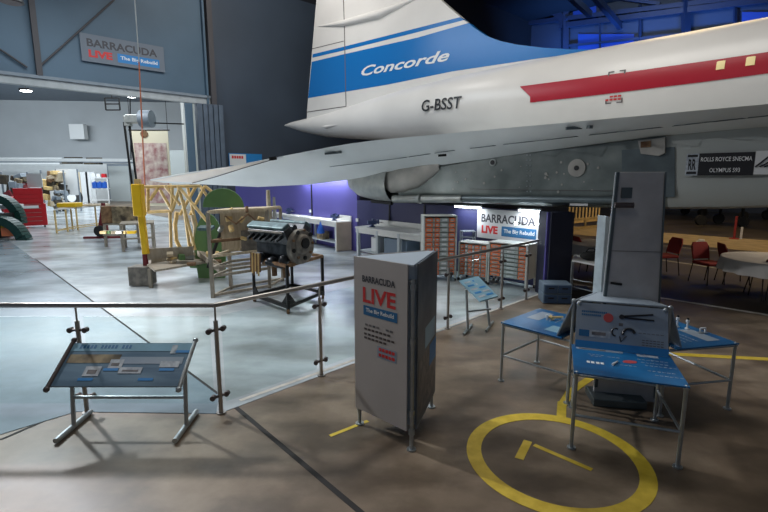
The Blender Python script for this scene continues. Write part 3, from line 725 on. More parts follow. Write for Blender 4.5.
# ---- three display tables round the standing metal sheet
HC = Vector((2.30, 4.46, 0))
def petal(label):
    t = thing('display_table', label, 'display table', HC)
    # local: outward = -Y, table spans x -.39..+.39 ; inner edge y=-.24, outer y=-1.04
    xs = .39; tz = .665
    for sx in (-1, 1):
        b = MB(); b.cyl((sx*xs, -1.03, 0), (sx*xs, -1.03, tz), .016, n=12); b.cyl((sx*xs, -1.03, 0), (sx*xs, -1.03, .012), .036, n=12); b.ball((sx*xs, -1.03, tz), .024, 10, 6); b.build('leg', 'galv', t, smooth=True)
        b = MB(); xi = sx*.36; b.cyl((xi, -.27, 0), (xi, -.27, 1.07), .016, n=12); b.cyl((xi, -.27, 0), (xi, -.27, .012), .036, n=12); b.ball((xi, -.27, 1.07), .024, 10, 6); b.build('leg', 'galv', t, smooth=True)
        b = MB(); b.cyl((sx*xs, -1.03, .30), (sx*.36, -.27, .30), .012, n=8); b.build('side_rail', 'galv', t, smooth=True); b = MB(); b.cyl((sx*xs, -1.03, tz-.01), (sx*.36, -.27, tz-.01), .014, n=8); b.build('side_rail', 'galv', t, smooth=True)
    b = MB(); b.cyl((-xs, -1.03, .30), (xs, -1.03, .30), .013, n=8); b.build('crossbar', 'galv', t, smooth=True)
    b = MB(); b.cyl((-xs, -.26, .34), (xs, -.26, .34), .013, n=8); b.build('crossbar', 'galv', t, smooth=True)
    b = MB(); b.box((0, -.70, tz+.012), (.82, .70, .014)); b.build('desk_board', 'petal_blue', t, bevel=.002)
    return t
labs = ['blue display table facing the camera with a tall backboard of grey printed parts', 'blue display table on the right carrying small white fittings', 'blue display table on the left carrying a small golden fitting']
PT = []
for a, lb in zip((-20.0, 102.5, -137.5), labs):
    t = petal(lb); t.rotation_euler = (0, 0, math.radians(a-0)); PT.append(t)
def loc(t, p): return chain(t) @ Vector(p)
def backboard(t, m, h=1.08):
    q = [loc(t, p) for p in ((-.385, -.42, .682), (.385, -.42, .682), (.38, -.27, h), (-.38, -.27, h))]
    n = (q[1]-q[0]).cross(q[3]-q[0]).normalized(); b = MB(); b.prism(q, -n*.012); return b.build('backboard', m, t, world=True), q
bbs = [backboard(PT[0], 'petal_grey'), backboard(PT[1], 'petal_grey'), backboard(PT[2], 'petal_grey')]
bb, q = bbs[0]; ex = (q[1]-q[0]).normalized(); ey = (q[3]-q[0]).normalized(); O = q[0]
pb_ = lambda nm, x0, y0, x1, y1, m, off=.003: patch(nm, bb, O, ex, ey, x0, y0, x1, y1, m, off=off)
for k in range(13): pb_('title_lettering', .045+k*.017, .335, .045+k*.017+.013, .352, 'bluebox')
for k in range(10): pb_('title_lettering', .045+k*.017, .305, .045+k*.017+.013, .322, 'bluebox')
c = O+ex*.275+ey*.30; n = ex.cross(ey); b = MB(); b.cyl(c, c+n*.006, .042, n=24); b.build('red_roundel', 'printred', bb, world=True)
def curve_part(nm, pts, r, m):
    b = MB(); b.path([O+ex*x+ey*y+n*.012 for x, y in pts], r, 8); return b.build(nm, m, bb, world=True)
b = MB(); b.bar(O+ex*.38+ey*.325+n*.008, O+ex*.64+ey*.365+n*.008, .014, .012); b.bar(O+ex*.38+ey*.315+n*.008, O+ex*.65+ey*.312+n*.008, .014, .012); b.cyl(O+ex*.385+ey*.32, O+ex*.385+ey*.32+n*.018, .022, n=14)
b.build('hinged_lever', 'black', bb, world=True)
curve_part('hook', [(.34+.03*math.cos(a), .175+.035*math.sin(a)) for a in [i*.35+.9 for i in range(12)]], .007, 'black')
curve_part('crescent', [(.45+.05*math.cos(a), .165+.05*math.sin(a)) for a in [i*.3+.3 for i in range(11)]], .012, 'black')
curve_part('hook_stem', [(.375, .14), (.385, .09), (.43, .15)], .004, 'black')
pb_('small_block', .365, .235, .40, .262, 'printdark')
pb_('photo_print', .03, .11, .30, .175, 'printwhite'); pb_('photo_print', .03, .11, .12, .172, 'bluebox', .006); pb_('photo_subject', .14, .13, .26, .16, 'printdark', .006)
for k in range(6): pb_('small_print', .53+k*.035, .185, .53+k*.035+.025, .19, 'printdark')
for j in range(3):
    for k in range(6): pb_('small_print', .56+k*.03, .08+j*.022, .56+k*.03+.022, .086+j*.022, 'clamp')
pb_('blue_fade', .005, .004, .775, .07, 'brightblue', .002)
def deskpatch(t, nm, x0, y0, x1, y1, m, off=.0):
    dk = [c for c in KIDS(t) if c.name.startswith('desk_board')][0]
    b = MB(); b.prism([loc(t, p) for p in ((x0, y0, .6845+off), (x1, y0, .6845+off), (x1, y1, .6845+off), (x0, y1, .6845+off))], (0, 0, .001)); b.build(nm, m, dk, world=True)
t = PT[0]
deskpatch(t, 'photo_print', -.37, -.47, .02, -.42, 'petal_grey'); deskpatch(t, 'photo_print', .13, -.49, .30, -.44, 'printwhite')
deskpatch(t, 'photo_subject', -.35, -.46, -.12, -.435, 'printdark', .001)
for x0 in (-.3, -.265, -.225, -.19): deskpatch(t, 'white_lettering', x0, -.80, x0+.026, -.755, 'whitetext')
c = loc(t, (.05, -.66, .6845)); b = MB(); b.cyl(c, c+Z*.002, .05, n=24); b.v = [c+Vector(((v.x-c.x)*1.2, (v.y-c.y)*.7, v.z-c.z)) for v in b.v]; b.build('red_roundel', 'printred', t, world=True)
for j, (x0, y0, n_) in enumerate(((-.28, -.58, 4), (-.26, -.62, 3), (.12, -.57, 7), (.14, -.64, 6), (.16, -.70, 7), (-.04, -.76, 4), (.16, -.82, 6), (-.12, -.60, 3), (.2, -.90, 6))):
    for k in range(n_): deskpatch(t, 'small_print', x0+k*.035, y0, x0+k*.035+.025, y0+.007, 'printwhite')
b = MB(); b.cyl(loc(t, (-.10, -.80, .695)), loc(t, (-.05, -.70, .693)), .01, .006, n=8); b.build('white_pin', 'board', t, world=True)
for t in PT[1:]:
    deskpatch(t, 'photo_print', -.3, -.95, .05, -.8, 'petal_grey'); deskpatch(t, 'photo_print', .1, -.6, .3, -.45, 'lect2')
    for j in range(4):
        for k in range(7): deskpatch(t, 'small_print', -.28+k*.04, -.5-.07*j, -.28+k*.04+.03, -.49-.07*j, 'printwhite')
# triangular lid between the backboards
tl = [loc(t, (-.37, -.25, 0)) for t in PT]+[]
b = MB(); b.prism([HC+(Vector((math.cos(math.radians(a)), math.sin(math.radians(a)), 0)))*.44+Z*1.082 for a in (-47.5, 72.5, 192.5)], (0, 0, .012))
o = b.build('triangular_lid', 'totem_top'); tag(o, 'pale triangular lid joining the tops of the three display backboards', 'lid')
o['category'] = 'lid'
# fittings on the left and right tables
def vert_fit(name, label, cat, p, hgt_, m='board', cap='black', grp=None):
    t = thing(name, label, cat, p, 0, grp)
    b = MB(); b.lathe((0, 0, 0), [(.022, 0), (.022, .01), (.01, .014), (.01, hgt_*.6), (.018, hgt_*.62), (.018, hgt_*.8), (.006, hgt_*.85)], 12); b.build('body', m, t, smooth=True)
    b = MB(); b.cyl((0, 0, hgt_*.85), (0, 0, hgt_), .011, n=10); b.build('knob', cap, t); return t
zt = .6845
fr = [(705, 328), (685, 326), (682, 334)]
vert_fit('valve_fitting', 'white valve fitting with black knob, left of the pair on the right display table', 'fitting', G(677, 327, zt), .13)
vert_fit('valve_fitting', 'white valve fitting with black knob, right of the pair on the right display table', 'fitting', G(687, 329, zt), .12)
t = thing('pipe_fitting', 'bent white pipe fitting near the edge of the right display table', 'fitting', G(700, 333, zt))
b = MB(); b.path([(0, 0, 0), (0, 0, .05), (.05, 0, .055), (.05, 0, 0)], .008); b.build('pipe', 'board', t); b = MB(); b.box((.025, 0, .004), (.09, .05, .008)); b.build('base_plate', 'galv', t)
t = thing('linkage_fitting', 'small golden linkage lying on the left display table', 'fitting', G(556, 320, zt))
b = MB(); b.cyl((-.09, 0, .03), (.08, .01, .03), .014, n=10); b.cyl((-.05, -.03, .03), (-.05, .03, .03), .02, n=10); b.build('shaft', 'tan', t); b = MB(); b.cyl((-.1, 0, 0), (-.1, 0, .06), .012, n=10); b.cyl((.07, 0, 0), (.07, 0, .03), .012, n=8); b.cyl((-.05, 0, 0), (-.05, 0, .03), .012, n=8); b.build('stud', 'board', t)
# ---- standing alloy sheet
SL = thing('standing_metal_sheet', 'tall weathered bare metal aircraft panel standing up behind the display tables', 'metal panel', HC+Vector((.02, .05, 0)))
sl = [D(x, y, 4.45) for x, y in ((617, 172), (664.5, 172), (656.5, 307), (603.5, 300))]
bl, br = D(594, 404, 4.45), D(655, 404, 4.45)
sp_ = [Vector((bl.x+.02, 4.52, .02)), Vector((br.x-.03, 4.40, .02)), Vector((sl[1].x, 4.42, sl[1].z)), Vector((sl[0].x+.02, 4.5, sl[0].z))]
b = MB(); b.prism(sp_, Vector((.01, .05, 0))); pl_ = b.build('skin', 'slab', SL, world=True, bevel=.004)
def sp2(u, v): return (sp_[0].lerp(sp_[1], u)).lerp(sp_[3].lerp(sp_[2], u), v)-Vector((.002, .008, 0))
b = MB(); b.bar(sp2(.02, .05), sp2(.02, 1), .03, .02); b.bar(sp2(.98, .02), sp2(.98, 1), .012, .012); b.build('edge_strip', 'nac_dk', SL, world=True)
b = MB(); b.bar(sp2(.05, .67), sp2(.97, .67), .004, .004); b.build('sheet_seam', 'seam', SL, world=True)
b = MB(); b.cyl(sp2(.02, .865)-Vector((.02, .05, 0)), sp2(.33, .865)-Vector((0, .05, 0)), .026, n=12); b.cyl(sp2(.33, .865)-Vector((0, .05, 0)), sp2(.34, .865)-Vector((0, .05, 0)), .028, n=12); b.build('hinge_rod', 'clamp', SL, world=True, smooth=True)
b = MB(); b.box(sp2(.24, .915), (.1, .012, .1)); b.build('bracket', 'nac_dk', SL, world=True)
b = MB(); b.cyl(sp2(.1, .53), sp2(.3, .525), .012, n=8); b.build('lower_rod', 'blackm', SL, world=True)
b = MB(); b.box((2.36, 4.47, .04), (.50, .32, .08), rz=-.15); b.build('base_block', 'nac_dk', SL, world=True, bevel=.01)
b = MB(); q_ = [D(x, y, 4.68) for x, y in ((599, 320), (612, 320), (615, 218), (606, 216))]
q_[0].z = q_[1].z = .6
o = b.prism(q_, Vector((-.03, .12, 0))).build('alloy_strip', 'slab_edge', bevel=.004); tag(o, 'narrow pale metal strip standing behind the left edge of the tall metal panel', 'metal strip')
# ---- small second lectern beyond the barrier
L2 = thing('information_lectern', 'small pale blue information lectern beyond the rail in front of the orange bins', 'lectern', (1.4, 6.75, 0))
c4 = [D(x, y, Y) for x, y, Y in ((459.5, 280.5, 6.9), (480, 301, 6.35), (498, 296, 6.55), (478, 276, 7.1))]
nn = (c4[1]-c4[0]).cross(c4[3]-c4[0]).normalized()
b = MB(); b.prism(c4, -nn*.02); g2 = b.build('graphic_board', 'lect2', L2, world=True)
O = c4[1]; ex = (c4[2]-c4[1]).normalized(); ey = (c4[0]-c4[1]).normalized()
wdx = (c4[2]-c4[1]).length; wdy = (c4[0]-c4[1]).length
if nn.z < 0: nn = -nn
for k in range(5):
    for j in range(2): 
        p = O+ex*(wdx*(.1+.45*j))+ey*(wdy*(.12+.17*k))+nn*.004
        b = MB(); b.prism([p, p+ex*wdx*.35, p+ex*wdx*.35+ey*wdy*.07, p+ey*wdy*.07], nn*.001); b.build('printed_block', 'brightblue' if (k+j) % 2 else 'printwhite', g2, world=True)
for (px, py, top) in ((468, 331, c4[0].lerp(c4[1], .35)), (490, 328, c4[3].lerp(c4[2], .35))):
    g = G(px, py); b = MB(); b.cyl(g, Vector((top.x, top.y, top.z-.03)), .02, n=10); b.build('leg', 'galv', L2, world=True, smooth=True)
    b = MB(); b.cyl(g+Vector((-.1, -.2, .02)), g+Vector((.1, .25, .02)), .02, n=8); b.build('foot', 'galv', L2, world=True)
b = MB(); b.cyl(G(468, 331)+Z*.3, G(490, 328)+Z*.3, .014, n=8); b.build('crossbar', 'galv', L2, world=True)
# ================================================================== REBUILD BAY
# ---- engine on its stand
gs = [G(254, 299), G(288, 318), G(322, 299), G(262, 284)]
ES = thing('engine_stand', 'dark steel trolley stand holding up the black piston engine', 'engine stand', (-1.85, 8.3, 0))
e0, e1, e2 = Vector((-2.38, 8.35, 0)), Vector((-1.60, 7.55, 0)), Vector((-1.15, 8.55, 0))
e3 = Vector((-1.85, 9.2, 0))
for p in (e0, e1, e2, e3):
    b = MB(); b.box(p+Z*.45, (.045, .045, .76), rz=.6); b.build('post', 'blackm', ES, world=True)
    b = MB(); b.cyl(p+Z*.05-Vector((.02, 0, 0)), p+Z*.05+Vector((.02, 0, 0)), .045, n=12); b.build('caster', 'rust', ES, world=True)
b = MB()
for p, q in ((e0, e1), (e1, e2), (e2, e3), (e3, e0)): b.bar(p+Z*.13, q+Z*.13, .05, .06)
for p, q in ((e1, e0), (e1, e2), (e2, e1), (e0, e1)):
    d = (q-p).normalized(); b.prism([p+Z*.1, p+d*.25+Z*.1, p+d*.05+Z*.32], d.cross(Z)*.02)
b.build('base_frame', 'blackm', ES, world=True)
b = MB()
for p, q in ((e0, e1), (e1, e2), (e2, e3), (e3, e0)): b.bar(p+Z*.82, q+Z*.82, .05, .05)
b.build('top_frame', 'rust', ES, world=True)
EN = thing('piston_engine', 'oily black twelve cylinder piston engine with teal covers resting on the dark stand', 'engine', (-1.80, 8.1, .87), math.radians(-34)); EN.scale = (.86, 1.12, 1.15)
# local: x = length axis (towards the grey end), z up
b = MB(); b.box((0, 0, .18), (1.0, .34, .22)); b.box((0, 0, .04), (.8, .24, .12)); b.build('crankcase', 'eng', EN, bevel=.02)
for sg in (-1, 1):
    b = MB(); b.box((-.02, sg*.17, .38), (1.02, .17, .24), rx=sg*-.5); cb = b.build('cylinder_bank', 'eng', EN, bevel=.015)
    b = MB(); b.box((-.04, sg*.235, .505), (1.04, .15, .06), rx=sg*-.5); b.build('cam_cover', 'eng_teal', cb, bevel=.02)
    for k in range(6):
        b = MB(); x = -.42+k*.16; b.cyl((x, sg*.26, .36), (x, sg*.38, .31), .028, .022, n=10); b.build('exhaust_stub', 'eng', cb, smooth=True)
    b = MB(); b.path([(-.5, sg*.31, .42), (0, sg*.33, .43), (.45, sg*.3, .42)], .014); b.build('ignition_tube', 'eng_teal' if sg > 0 else 'eng_grey', cb)
b = MB(); b.path([(-.45, 0, .47), (.4, 0, .47)], .05, 12); b.build('intake_manifold', 'eng', EN, smooth=True)
b = MB(); b.cyl((.5, 0, .2), (.60, 0, .2), .27, .25, n=28); b.cyl((.6, 0, .24), (.66, 0, .24), .16, .13, n=20); wc = b.build('wheelcase', 'eng_grey', EN, smooth=True, bevel=.01)
b = MB(); b.cyl((.66, 0, .26), (.69, 0, .26), .08, n=16); b.build('hub', 'blackm', wc)
for k in range(9):
    a = k*2*PI/9; b = MB(); b.cyl((.6, .21*math.cos(a), .24+.21*math.sin(a)), (.625, .21*math.cos(a), .24+.21*math.sin(a)), .032 if k % 2 else .02, n=10); b.build('boss', 'blackm' if k % 2 else 'rust', wc)
b = MB(); b.ball((-.35, -.2, .0), .1, sc=(1.3, .8, .8)); b.ball((0, -.2, -.02), .08, sc=(1.5, 1, .8)); b.ball((.3, -.18, 0), .09, sc=(1, 1, 1)); b.cyl((-.1, -.24, -.05), (.3, -.22, -.08), .04, n=10); b.build('pump', 'eng', EN, smooth=True)
b = MB(); b.box((-.1, 0, -.06), (.7, .2, .14)); b.cyl((-.3, .05, -.1), (-.3, .05, -.32), .05, n=10); b.cyl((.15, -.05, -.1), (.2, -.05, -.28), .06, n=10); b.build('sump', 'rust', EN, bevel=.01)
for k in range(7):
    x = -.5+k*.045; b = MB(); b.cyl((x, -.28, .08), (x+.01, -.3, -.2-.03*(k % 3)), .016, n=7); b.build('hanging_pipe', 'tan' if k % 2 else 'rust', EN)
# ---- wooden jig rack with green semicircular bulkhead
JR = thing('jig_rack', 'pale wooden and steel rack holding engine fittings beside the black piston engine', 'rack', (-2.75, 8.9, 0))
ja, jb = G(213, 298), G(270, 288); jc = ja+Vector((.12, .7, 0)); jd = jb+Vector((.12, .7, 0))
jt = 1.62
for p in (ja, jb, jc, jd):
    b = MB(); b.box(p+Z*jt/2, (.06, .06, jt)); b.build('post', 'wood_grey', JR, world=True)
for z, m in ((.05, 'wood_grey'), (.42, 'wood_grey'), (.58, 'wood_grey'), (.80, 'wood'), (1.08, 'rust'), (jt, 'wood')):
    b = MB(); b.bar(ja+Z*z, jb+Z*z, .05, .05); b.bar(jc+Z*z, jd+Z*z, .05, .05); b.bar(ja+Z*z, jc+Z*z, .04, .04); b.bar(jb+Z*z, jd+Z*z, .04, .04); b.build('rail', m, JR, world=True)
b = MB(); mid = (ja+jb)/2+Vector((.06, .4, 0)); b.prism([ja+Vector((.08, .4, .85)), jb+Vector((.0, .4, .85)), jb+Vector((.0, .4, jt-.02)), ja+Vector((.08, .4, jt-.02))], (0, .03, 0)); b.build('backing_board', 'wood', JR, world=True)
b = MB(); b.prism([ja+Z*jt, jb+Z*jt, jd+Z*jt, jc+Z*jt], (0, 0, .04)); b.build('top_board', 'wood', JR, world=True)
b = MB(); b.box(mid+Vector((.02, -.08, 1.0)), (.34, .06, .42)); b.build('grey_plate', 'eng_grey', JR, world=True)
def clut(p): return p
for k, (x, y, m, r) in enumerate(((226, 219, 'tan', .05), (240, 222, 'tan', .04), (232, 231, 'tan', .05), (246, 239, 'tan', .035), (222, 227, 'nozzle', .05), (250, 228, 'yellow', .04), (258, 218, 'tan', .035), (228, 212, 'tan', .03), (247, 212, 'rust', .03))):
    c = D(x, y, 8.95); b = MB(); b.cyl(c, c+Vector((.1*math.cos(k), .05, .1*math.sin(k))), r, n=10); b.build('bracket_fitting', m, JR, world=True, smooth=True)
b = MB(); b.path([D(225, 216, 8.9), D(236, 224, 8.9), D(248, 214, 8.9), D(262, 226, 8.9)], .015); b.build('pipe', 'rust', JR, world=True)
GB = D(223, 206, 9.5); rad = (D(243.5, 206, 9.5)-GB).x
b = MB(); pts = [GB+Vector((rad*math.cos(PI*i/24), 0, rad*.92*math.sin(PI*i/24))) for i in range(25)]
b.prism(pts, (0, .05, 0)); o = b.build('round_bulkhead', 'green', bevel=.008); tag(o, 'large green semicircular bulkhead standing on top of the wooden rack', 'bulkhead'); o.location = (0, 0, jt+.042-GB.z)
c = D(207, 205, 10.4); b = MB(); pts = [c+Vector((.35*math.cos(PI*i/18), 0, .9*math.sin(PI*i/18)-1.1)) for i in range(19)]; b.prism(pts, (0, .06, 0))
b.prism([c+Vector((-.35, 0, -1.1)), c+Vector((.35, 0, -1.1)), c+Vector((.3, 0, -c.z)), c+Vector((-.3, 0, -c.z))], (0, .06, 0)); o = b.build('curved_fairing', 'green'); tag(o, 'smaller green curved fairing standing behind the left end of the wooden rack', 'fairing')
# leaning wooden board and roll behind the rack
t = thing('dust_sheet_roll', 'white and tan sheet roll leaning upright between the wooden rack and the white bench', 'roll', G(271, 262))
g = G(271, 262); b = MB(); b.cyl(g, D(268, 190, g.y-.1), .09, .05, n=10); b.build('roll', 'wood', t, world=True, smooth=True); b = MB(); b.cyl(g+Vector((.15, 0, 0)), D(274, 197, g.y), .10, .03, n=10); b.build('sheet', 'cloth', t, world=True, smooth=True)
# ---- yellow hoist post
YP = thing('hoist_post', 'bright yellow upright hoist post with dark red foot under the wing tip', 'hoist', G(149, 285))
yb = G(149, 285); Yp = yb.y
b = MB(); 
b = MB(); c0 = D(138, 184, Yp); c1 = D(139.5, 216, Yp); b.box((c0+c1)/2, (.2, .18, c0.z-c1.z)); b.build('upper_casing', 'yellow', YP, world=True, bevel=.02)
b = MB(); b.box(c0+Z*.05, (.1, .1, .1)); b.build('top_fixing', 'tan', YP, world=True)
b = MB(); b.bar(D(141, 212, Yp), D(146, 254, Yp), .12, .1); b.build('lower_arm', 'yellow', YP, world=True, bevel=.01)
b = MB(); b.bar(Vector((D(144, 240, Yp).x-.02, Yp+.02, .1)), D(141, 215, Yp)+Vector((0, .05, 0)), .08, .08); b.build('red_mast', 'maroon', YP, world=True)
b = MB(); b.box(Vector((yb.x-.12, Yp, .22)), (.42, .36, .40)); b.build('foot_box', 'eng_grey', YP, world=True, bevel=.01)
# ---- fuselage rebuild frame made of tan tubes
RF = thing('rebuild_frame', 'tan primed tubular aircraft frame under restoration beneath the wing tip', 'aircraft frame', G(195, 270))
def tubes(name, segs, r, m, par, Y):
    for k, (x0, y0, x1, y1, *yy) in enumerate(segs):
        Ya = yy[0] if yy else Y; Yb = yy[1] if len(yy) > 1 else Ya
        b = MB(); (b.cyl(D(x0, y0, Ya), D(x1, y1, Yb), r, n=9) if name == 'tube' else b.bar(D(x0, y0, Ya), D(x1, y1, Yb), r*2, r*2)); b.build(name, m, par, world=True)
tubes('tube', [(143, 187, 200, 186, 10.1, 10.6), (148, 187, 148, 212), (148, 212, 172, 211), (160, 190, 172, 211), (158, 188, 150, 200), (172, 187, 172, 211), (165, 186, 180, 205), (180, 187, 172, 211), (178, 186, 195, 250), (178, 186, 210, 225), (187, 186, 200, 240, 10.6, 10.9), (196, 186, 180, 215, 10.6), (170, 212, 171, 250), (183, 200, 190, 252), (205, 186, 222, 200, 10.8), (200, 186, 207, 196, 10.8), (190, 215, 205, 186, 10.8)], .035, 'tan', RF, 10.2)
b = MB(); b.path([D(x, y, 10.5) for x, y in ((177, 212), (175, 225), (176, 240), (181, 250))], .05); b.build('curved_rib', 'tan', RF, world=True)
b = MB(); b.path([D(x, y, 10.5) for x, y in ((192, 215), (195, 228), (194, 240), (188, 250))], .045); b.build('curved_rib', 'wood', RF, world=True)
tubes('skid', [(150, 262, 200, 256, 9.9, 10.8), (196, 250, 222, 270, 10.6, 9.6)], .06, 'wood_grey', RF, 10)
b = MB(); b.cyl(D(222, 228, 9.6), D(208, 268, 9.4), .035, n=8); b.build('strut', 'blackm', RF, world=True)
b = MB(); b.box(D(206, 228, 9.9), (.3, .2, .06), rx=.2); b.build('teal_plate', 'eng_teal', RF, world=True)
for k in range(22):
    x = random.uniform(170, 214); y = random.uniform(252, 266); c = D(x, y, random.uniform(9.8, 10.6)); c.z = max(c.z, .1)
    b = MB(); sz = random.uniform(.05, .13)
    (b.box(c, (sz*1.6, sz, sz), rz=k, rx=k*.3) if k % 2 else b.cyl(c, c+Vector((sz*2, sz*.3, 0)), sz*.5, n=9)); b.build('frame_fitting', ['tan', 'wood', 'rust', 'green', 'nozzle', 'wood_grey'][k % 6], RF, world=True)
# plank shelf in front
PS = thing('plank_bench', 'low bench of weathered planks in front of the yellow hoist post', 'bench', G(150, 290))
pa, pb2 = G(147, 266, .42), G(200, 258, .42)
b = MB(); b.prism([pa, G(155, 272, .38), G(214, 262, .38), pb2], (0, 0, .04)); b.build('top', 'wood_grey', PS, world=True)
b = MB(); b.prism([D(144, 249, 9.75), D(148, 260, 9.75), D(192, 255.5, 10.1), D(193, 246.5, 10.1)], (0, .05, 0)); b.build('front_plank', 'wood_grey', PS, world=True)
for x, y in ((151, 288), (206, 272)):
    g = G(x, y); b = MB(); b.box(g+Z*.2, (.06, .06, .4)); b.build('leg', 'wood_grey', PS, world=True)
# ---- workbenches against the partition
def bench(label, f0, f1, dep, zt, end=False):
    """f0,f1: front edge ends"""
    d = (f1-f0).normalized(); nb = Vector((-d.y, d.x, 0))
    t = thing('workbench', label, 'workbench', Vector(((f0+f1)/2).to_tuple()[:2]+(0,)))
    b = MB(); b.prism([f0, f1, f1+nb*dep, f0+nb*dep], (0, 0, .05)); b.build('top', 'bench', t, world=True, bevel=.004)
    b = MB(); b.prism([f0+nb*dep, f1+nb*dep, f1+nb*dep+Z*.2, f0+nb*dep+Z*.2], nb*.03); b.build('upstand', 'bench', t, world=True)
    L = (f1-f0).length; n = 4
    for k in range(n):
        for o in (.06, dep-.08):
            p = f0+d*(.08+(L-.16)*k/(n-1))+nb*o; b = MB(); b.box((p.x, p.y, zt/2), (.08, .08, zt), rz=math.atan2(d.y, d.x)); b.build('leg', 'bench_leg', t, world=True)
    b = MB(); b.prism([f0+nb*.1-Z*.65, f1+nb*.1-Z*.65, f1+nb*dep-Z*.65, f0+nb*dep-Z*.65], (0, 0, .03)); b.build('lower_shelf', 'bench_leg', t, world=True)
    b = MB(); b.prism([f0-Z*.12+nb*.03, f1-Z*.12+nb*.03, f1+nb*.03-Z*.001, f0+nb*.03-Z*.001], nb*.03); b.build('apron', 'bench', t, world=True)
    if end:
        b = MB(); b.prism([f1+Z*.02, f1+nb*dep+Z*.02, Vector(((f1+nb*dep).x, (f1+nb*dep).y, .02)), Vector((f1.x, f1.y, .02))], d*.03); b.build('end_panel', 'ply_end', t, world=True)
    return d, nb
a0, a1 = G(262, 211.5, .88), G(336, 223.5, .88)
dd = PD*-1
f1 = a1; f0 = a0.lerp(a1-dd*((a1-a0).length), .35)
off_ = (f1-PA).dot(PN)        # distance of the front edge from the partition (negative = in front)
w1_ = min(.85, -off_-.05) if off_ < 0 else .75
d1_, nb1 = bench('long white workbench with plywood end panel against the purple partition', f0, f1, w1_, .88, True)
c0, c1 = G(357, 228, .86), G(424, 237.5, .86)
f1b = c1; f0b = c1-dd*((c1-c0).length)
off2 = -((f1b-PA).dot(PN))
d2_, nb2 = bench('short white workbench between the long bench and the orange bins', f0b, f1b, min(.85, off2-.05), .86)
pz = G(390, 249)
# items on benches: vices and blue bags
def vice(label, p, rz):
    t = thing('bench_vice', label, 'vice', p, rz)
    b = MB(); b.lathe((0, 0, 0), [(.09, 0), (.09, .02), (.05, .04), (.05, .09), (.07, .1)], 14); b.box((0, 0, .13), (.26, .1, .09)); b.box((.17, 0, .14), (.04, .13, .12)); b.box((.02, 0, .2), (.04, .14, .05)); b.build('body', 'bluegrey', t, bevel=.006)
    b = MB(); b.cyl((.17, 0, .12), (.30, 0, .12), .014, n=8); b.cyl((.29, -.09, .12), (.29, .09, .12), .009, n=8); b.build('handle', 'steel', t)
vice('dark blue bench vice on the far left stretch of the long white workbench', f0+d1_*((f1-f0).length*.40)+nb1*.22+Z*.05, -.8)
vice('dark blue bench vice at the right end of the long white workbench', f0+d1_*((f1-f0).length*.93)+nb1*.2+Z*.05, -.8)
vice('small clamp tool on the back of the short white workbench', f0b+d2_*.4+nb2*.3+Z*.05, .3)
def bag(label, p):
    t = thing('hanging_bag', label, 'bag', p)
    b = MB(); b.lathe((0, 0, 0), [(.02, -.0), (.05, -.08), (.13, -.28), (.12, -.34), (.02, -.36)], 12); b.build('sack', 'blue', t, smooth=True); b = MB(); b.path([(-.03, 0, -.02), (0, 0, .04), (.03, 0, -.02)], .008); b.build('loop', 'blue', t)
pfront = lambda k: f0+d1_*((f1-f0).length*k)-nb1*.12
bag('bright blue bag hanging from the right end of the long white workbench', pfront(.88)+Z*-.02)
bag('bright blue bag hanging near the middle of the long white workbench', pfront(.42)+Z*-.02)
for k, (x, y, m, lb) in enumerate(((290, 245, 'greybin', 'pale box on the shelf under the long white bench'), (316, 241, 'clutterbrown', 'brown box under the right half of the long white bench'))):
    pp = f0+d1_*((f1-f0).length*(.55+.25*k))+nb1*.24-Z*.618
    b = MB(); b.box(pp+Z*.13, (.4, .26, .26), rz=math.atan2(d1_.y, d1_.x)); o = b.build('storage_box', m, bevel=.01); tag(o, lb, 'box')
pp = f0b+d2_*((f1b-f0b).length*.55)+nb2*.4-Z*.617
b = MB(); b.box(pp+Z*.22, (.9, .45, .44), rz=math.atan2(d2_.y, d2_.x)); o = b.build('storage_box', 'storage', bevel=.01); tag(o, 'wide blue grey box on the shelf under the short white bench', 'box')
pp = f0b+d2_*((f1b-f0b).length*.22)+nb2*.35-Z*.617
b = MB(); b.box(pp+Z*.2, (.25, .3, .40), rz=math.atan2(d2_.y, d2_.x)); o = b.build('storage_box', 'board', bevel=.01); tag(o, 'white box on the shelf under the short white bench', 'box')
b = MB(); b.ball(pp+d2_*.45+Z*.5-nb2*.1, .06, 10, 8); 
# sockets on the partition
for xx, yy in ((311, 211), (424, 222), (358, 220)):
    tpt = onp(xx, yy, PA+PN*-.001, PD)
    b = MB(); b.box(tpt-PN*.03, (.1, .04, .1), rz=math.atan2(PD.y, PD.x)); b.build('socket', 'board')
    o = COL.objects[-1]
    tag(o, {311: 'white wall socket on the purple partition above the long bench', 424: 'white wall socket on the partition above the short bench', 358: 'white wall socket on the partition between the two benches'}[xx], 'socket')
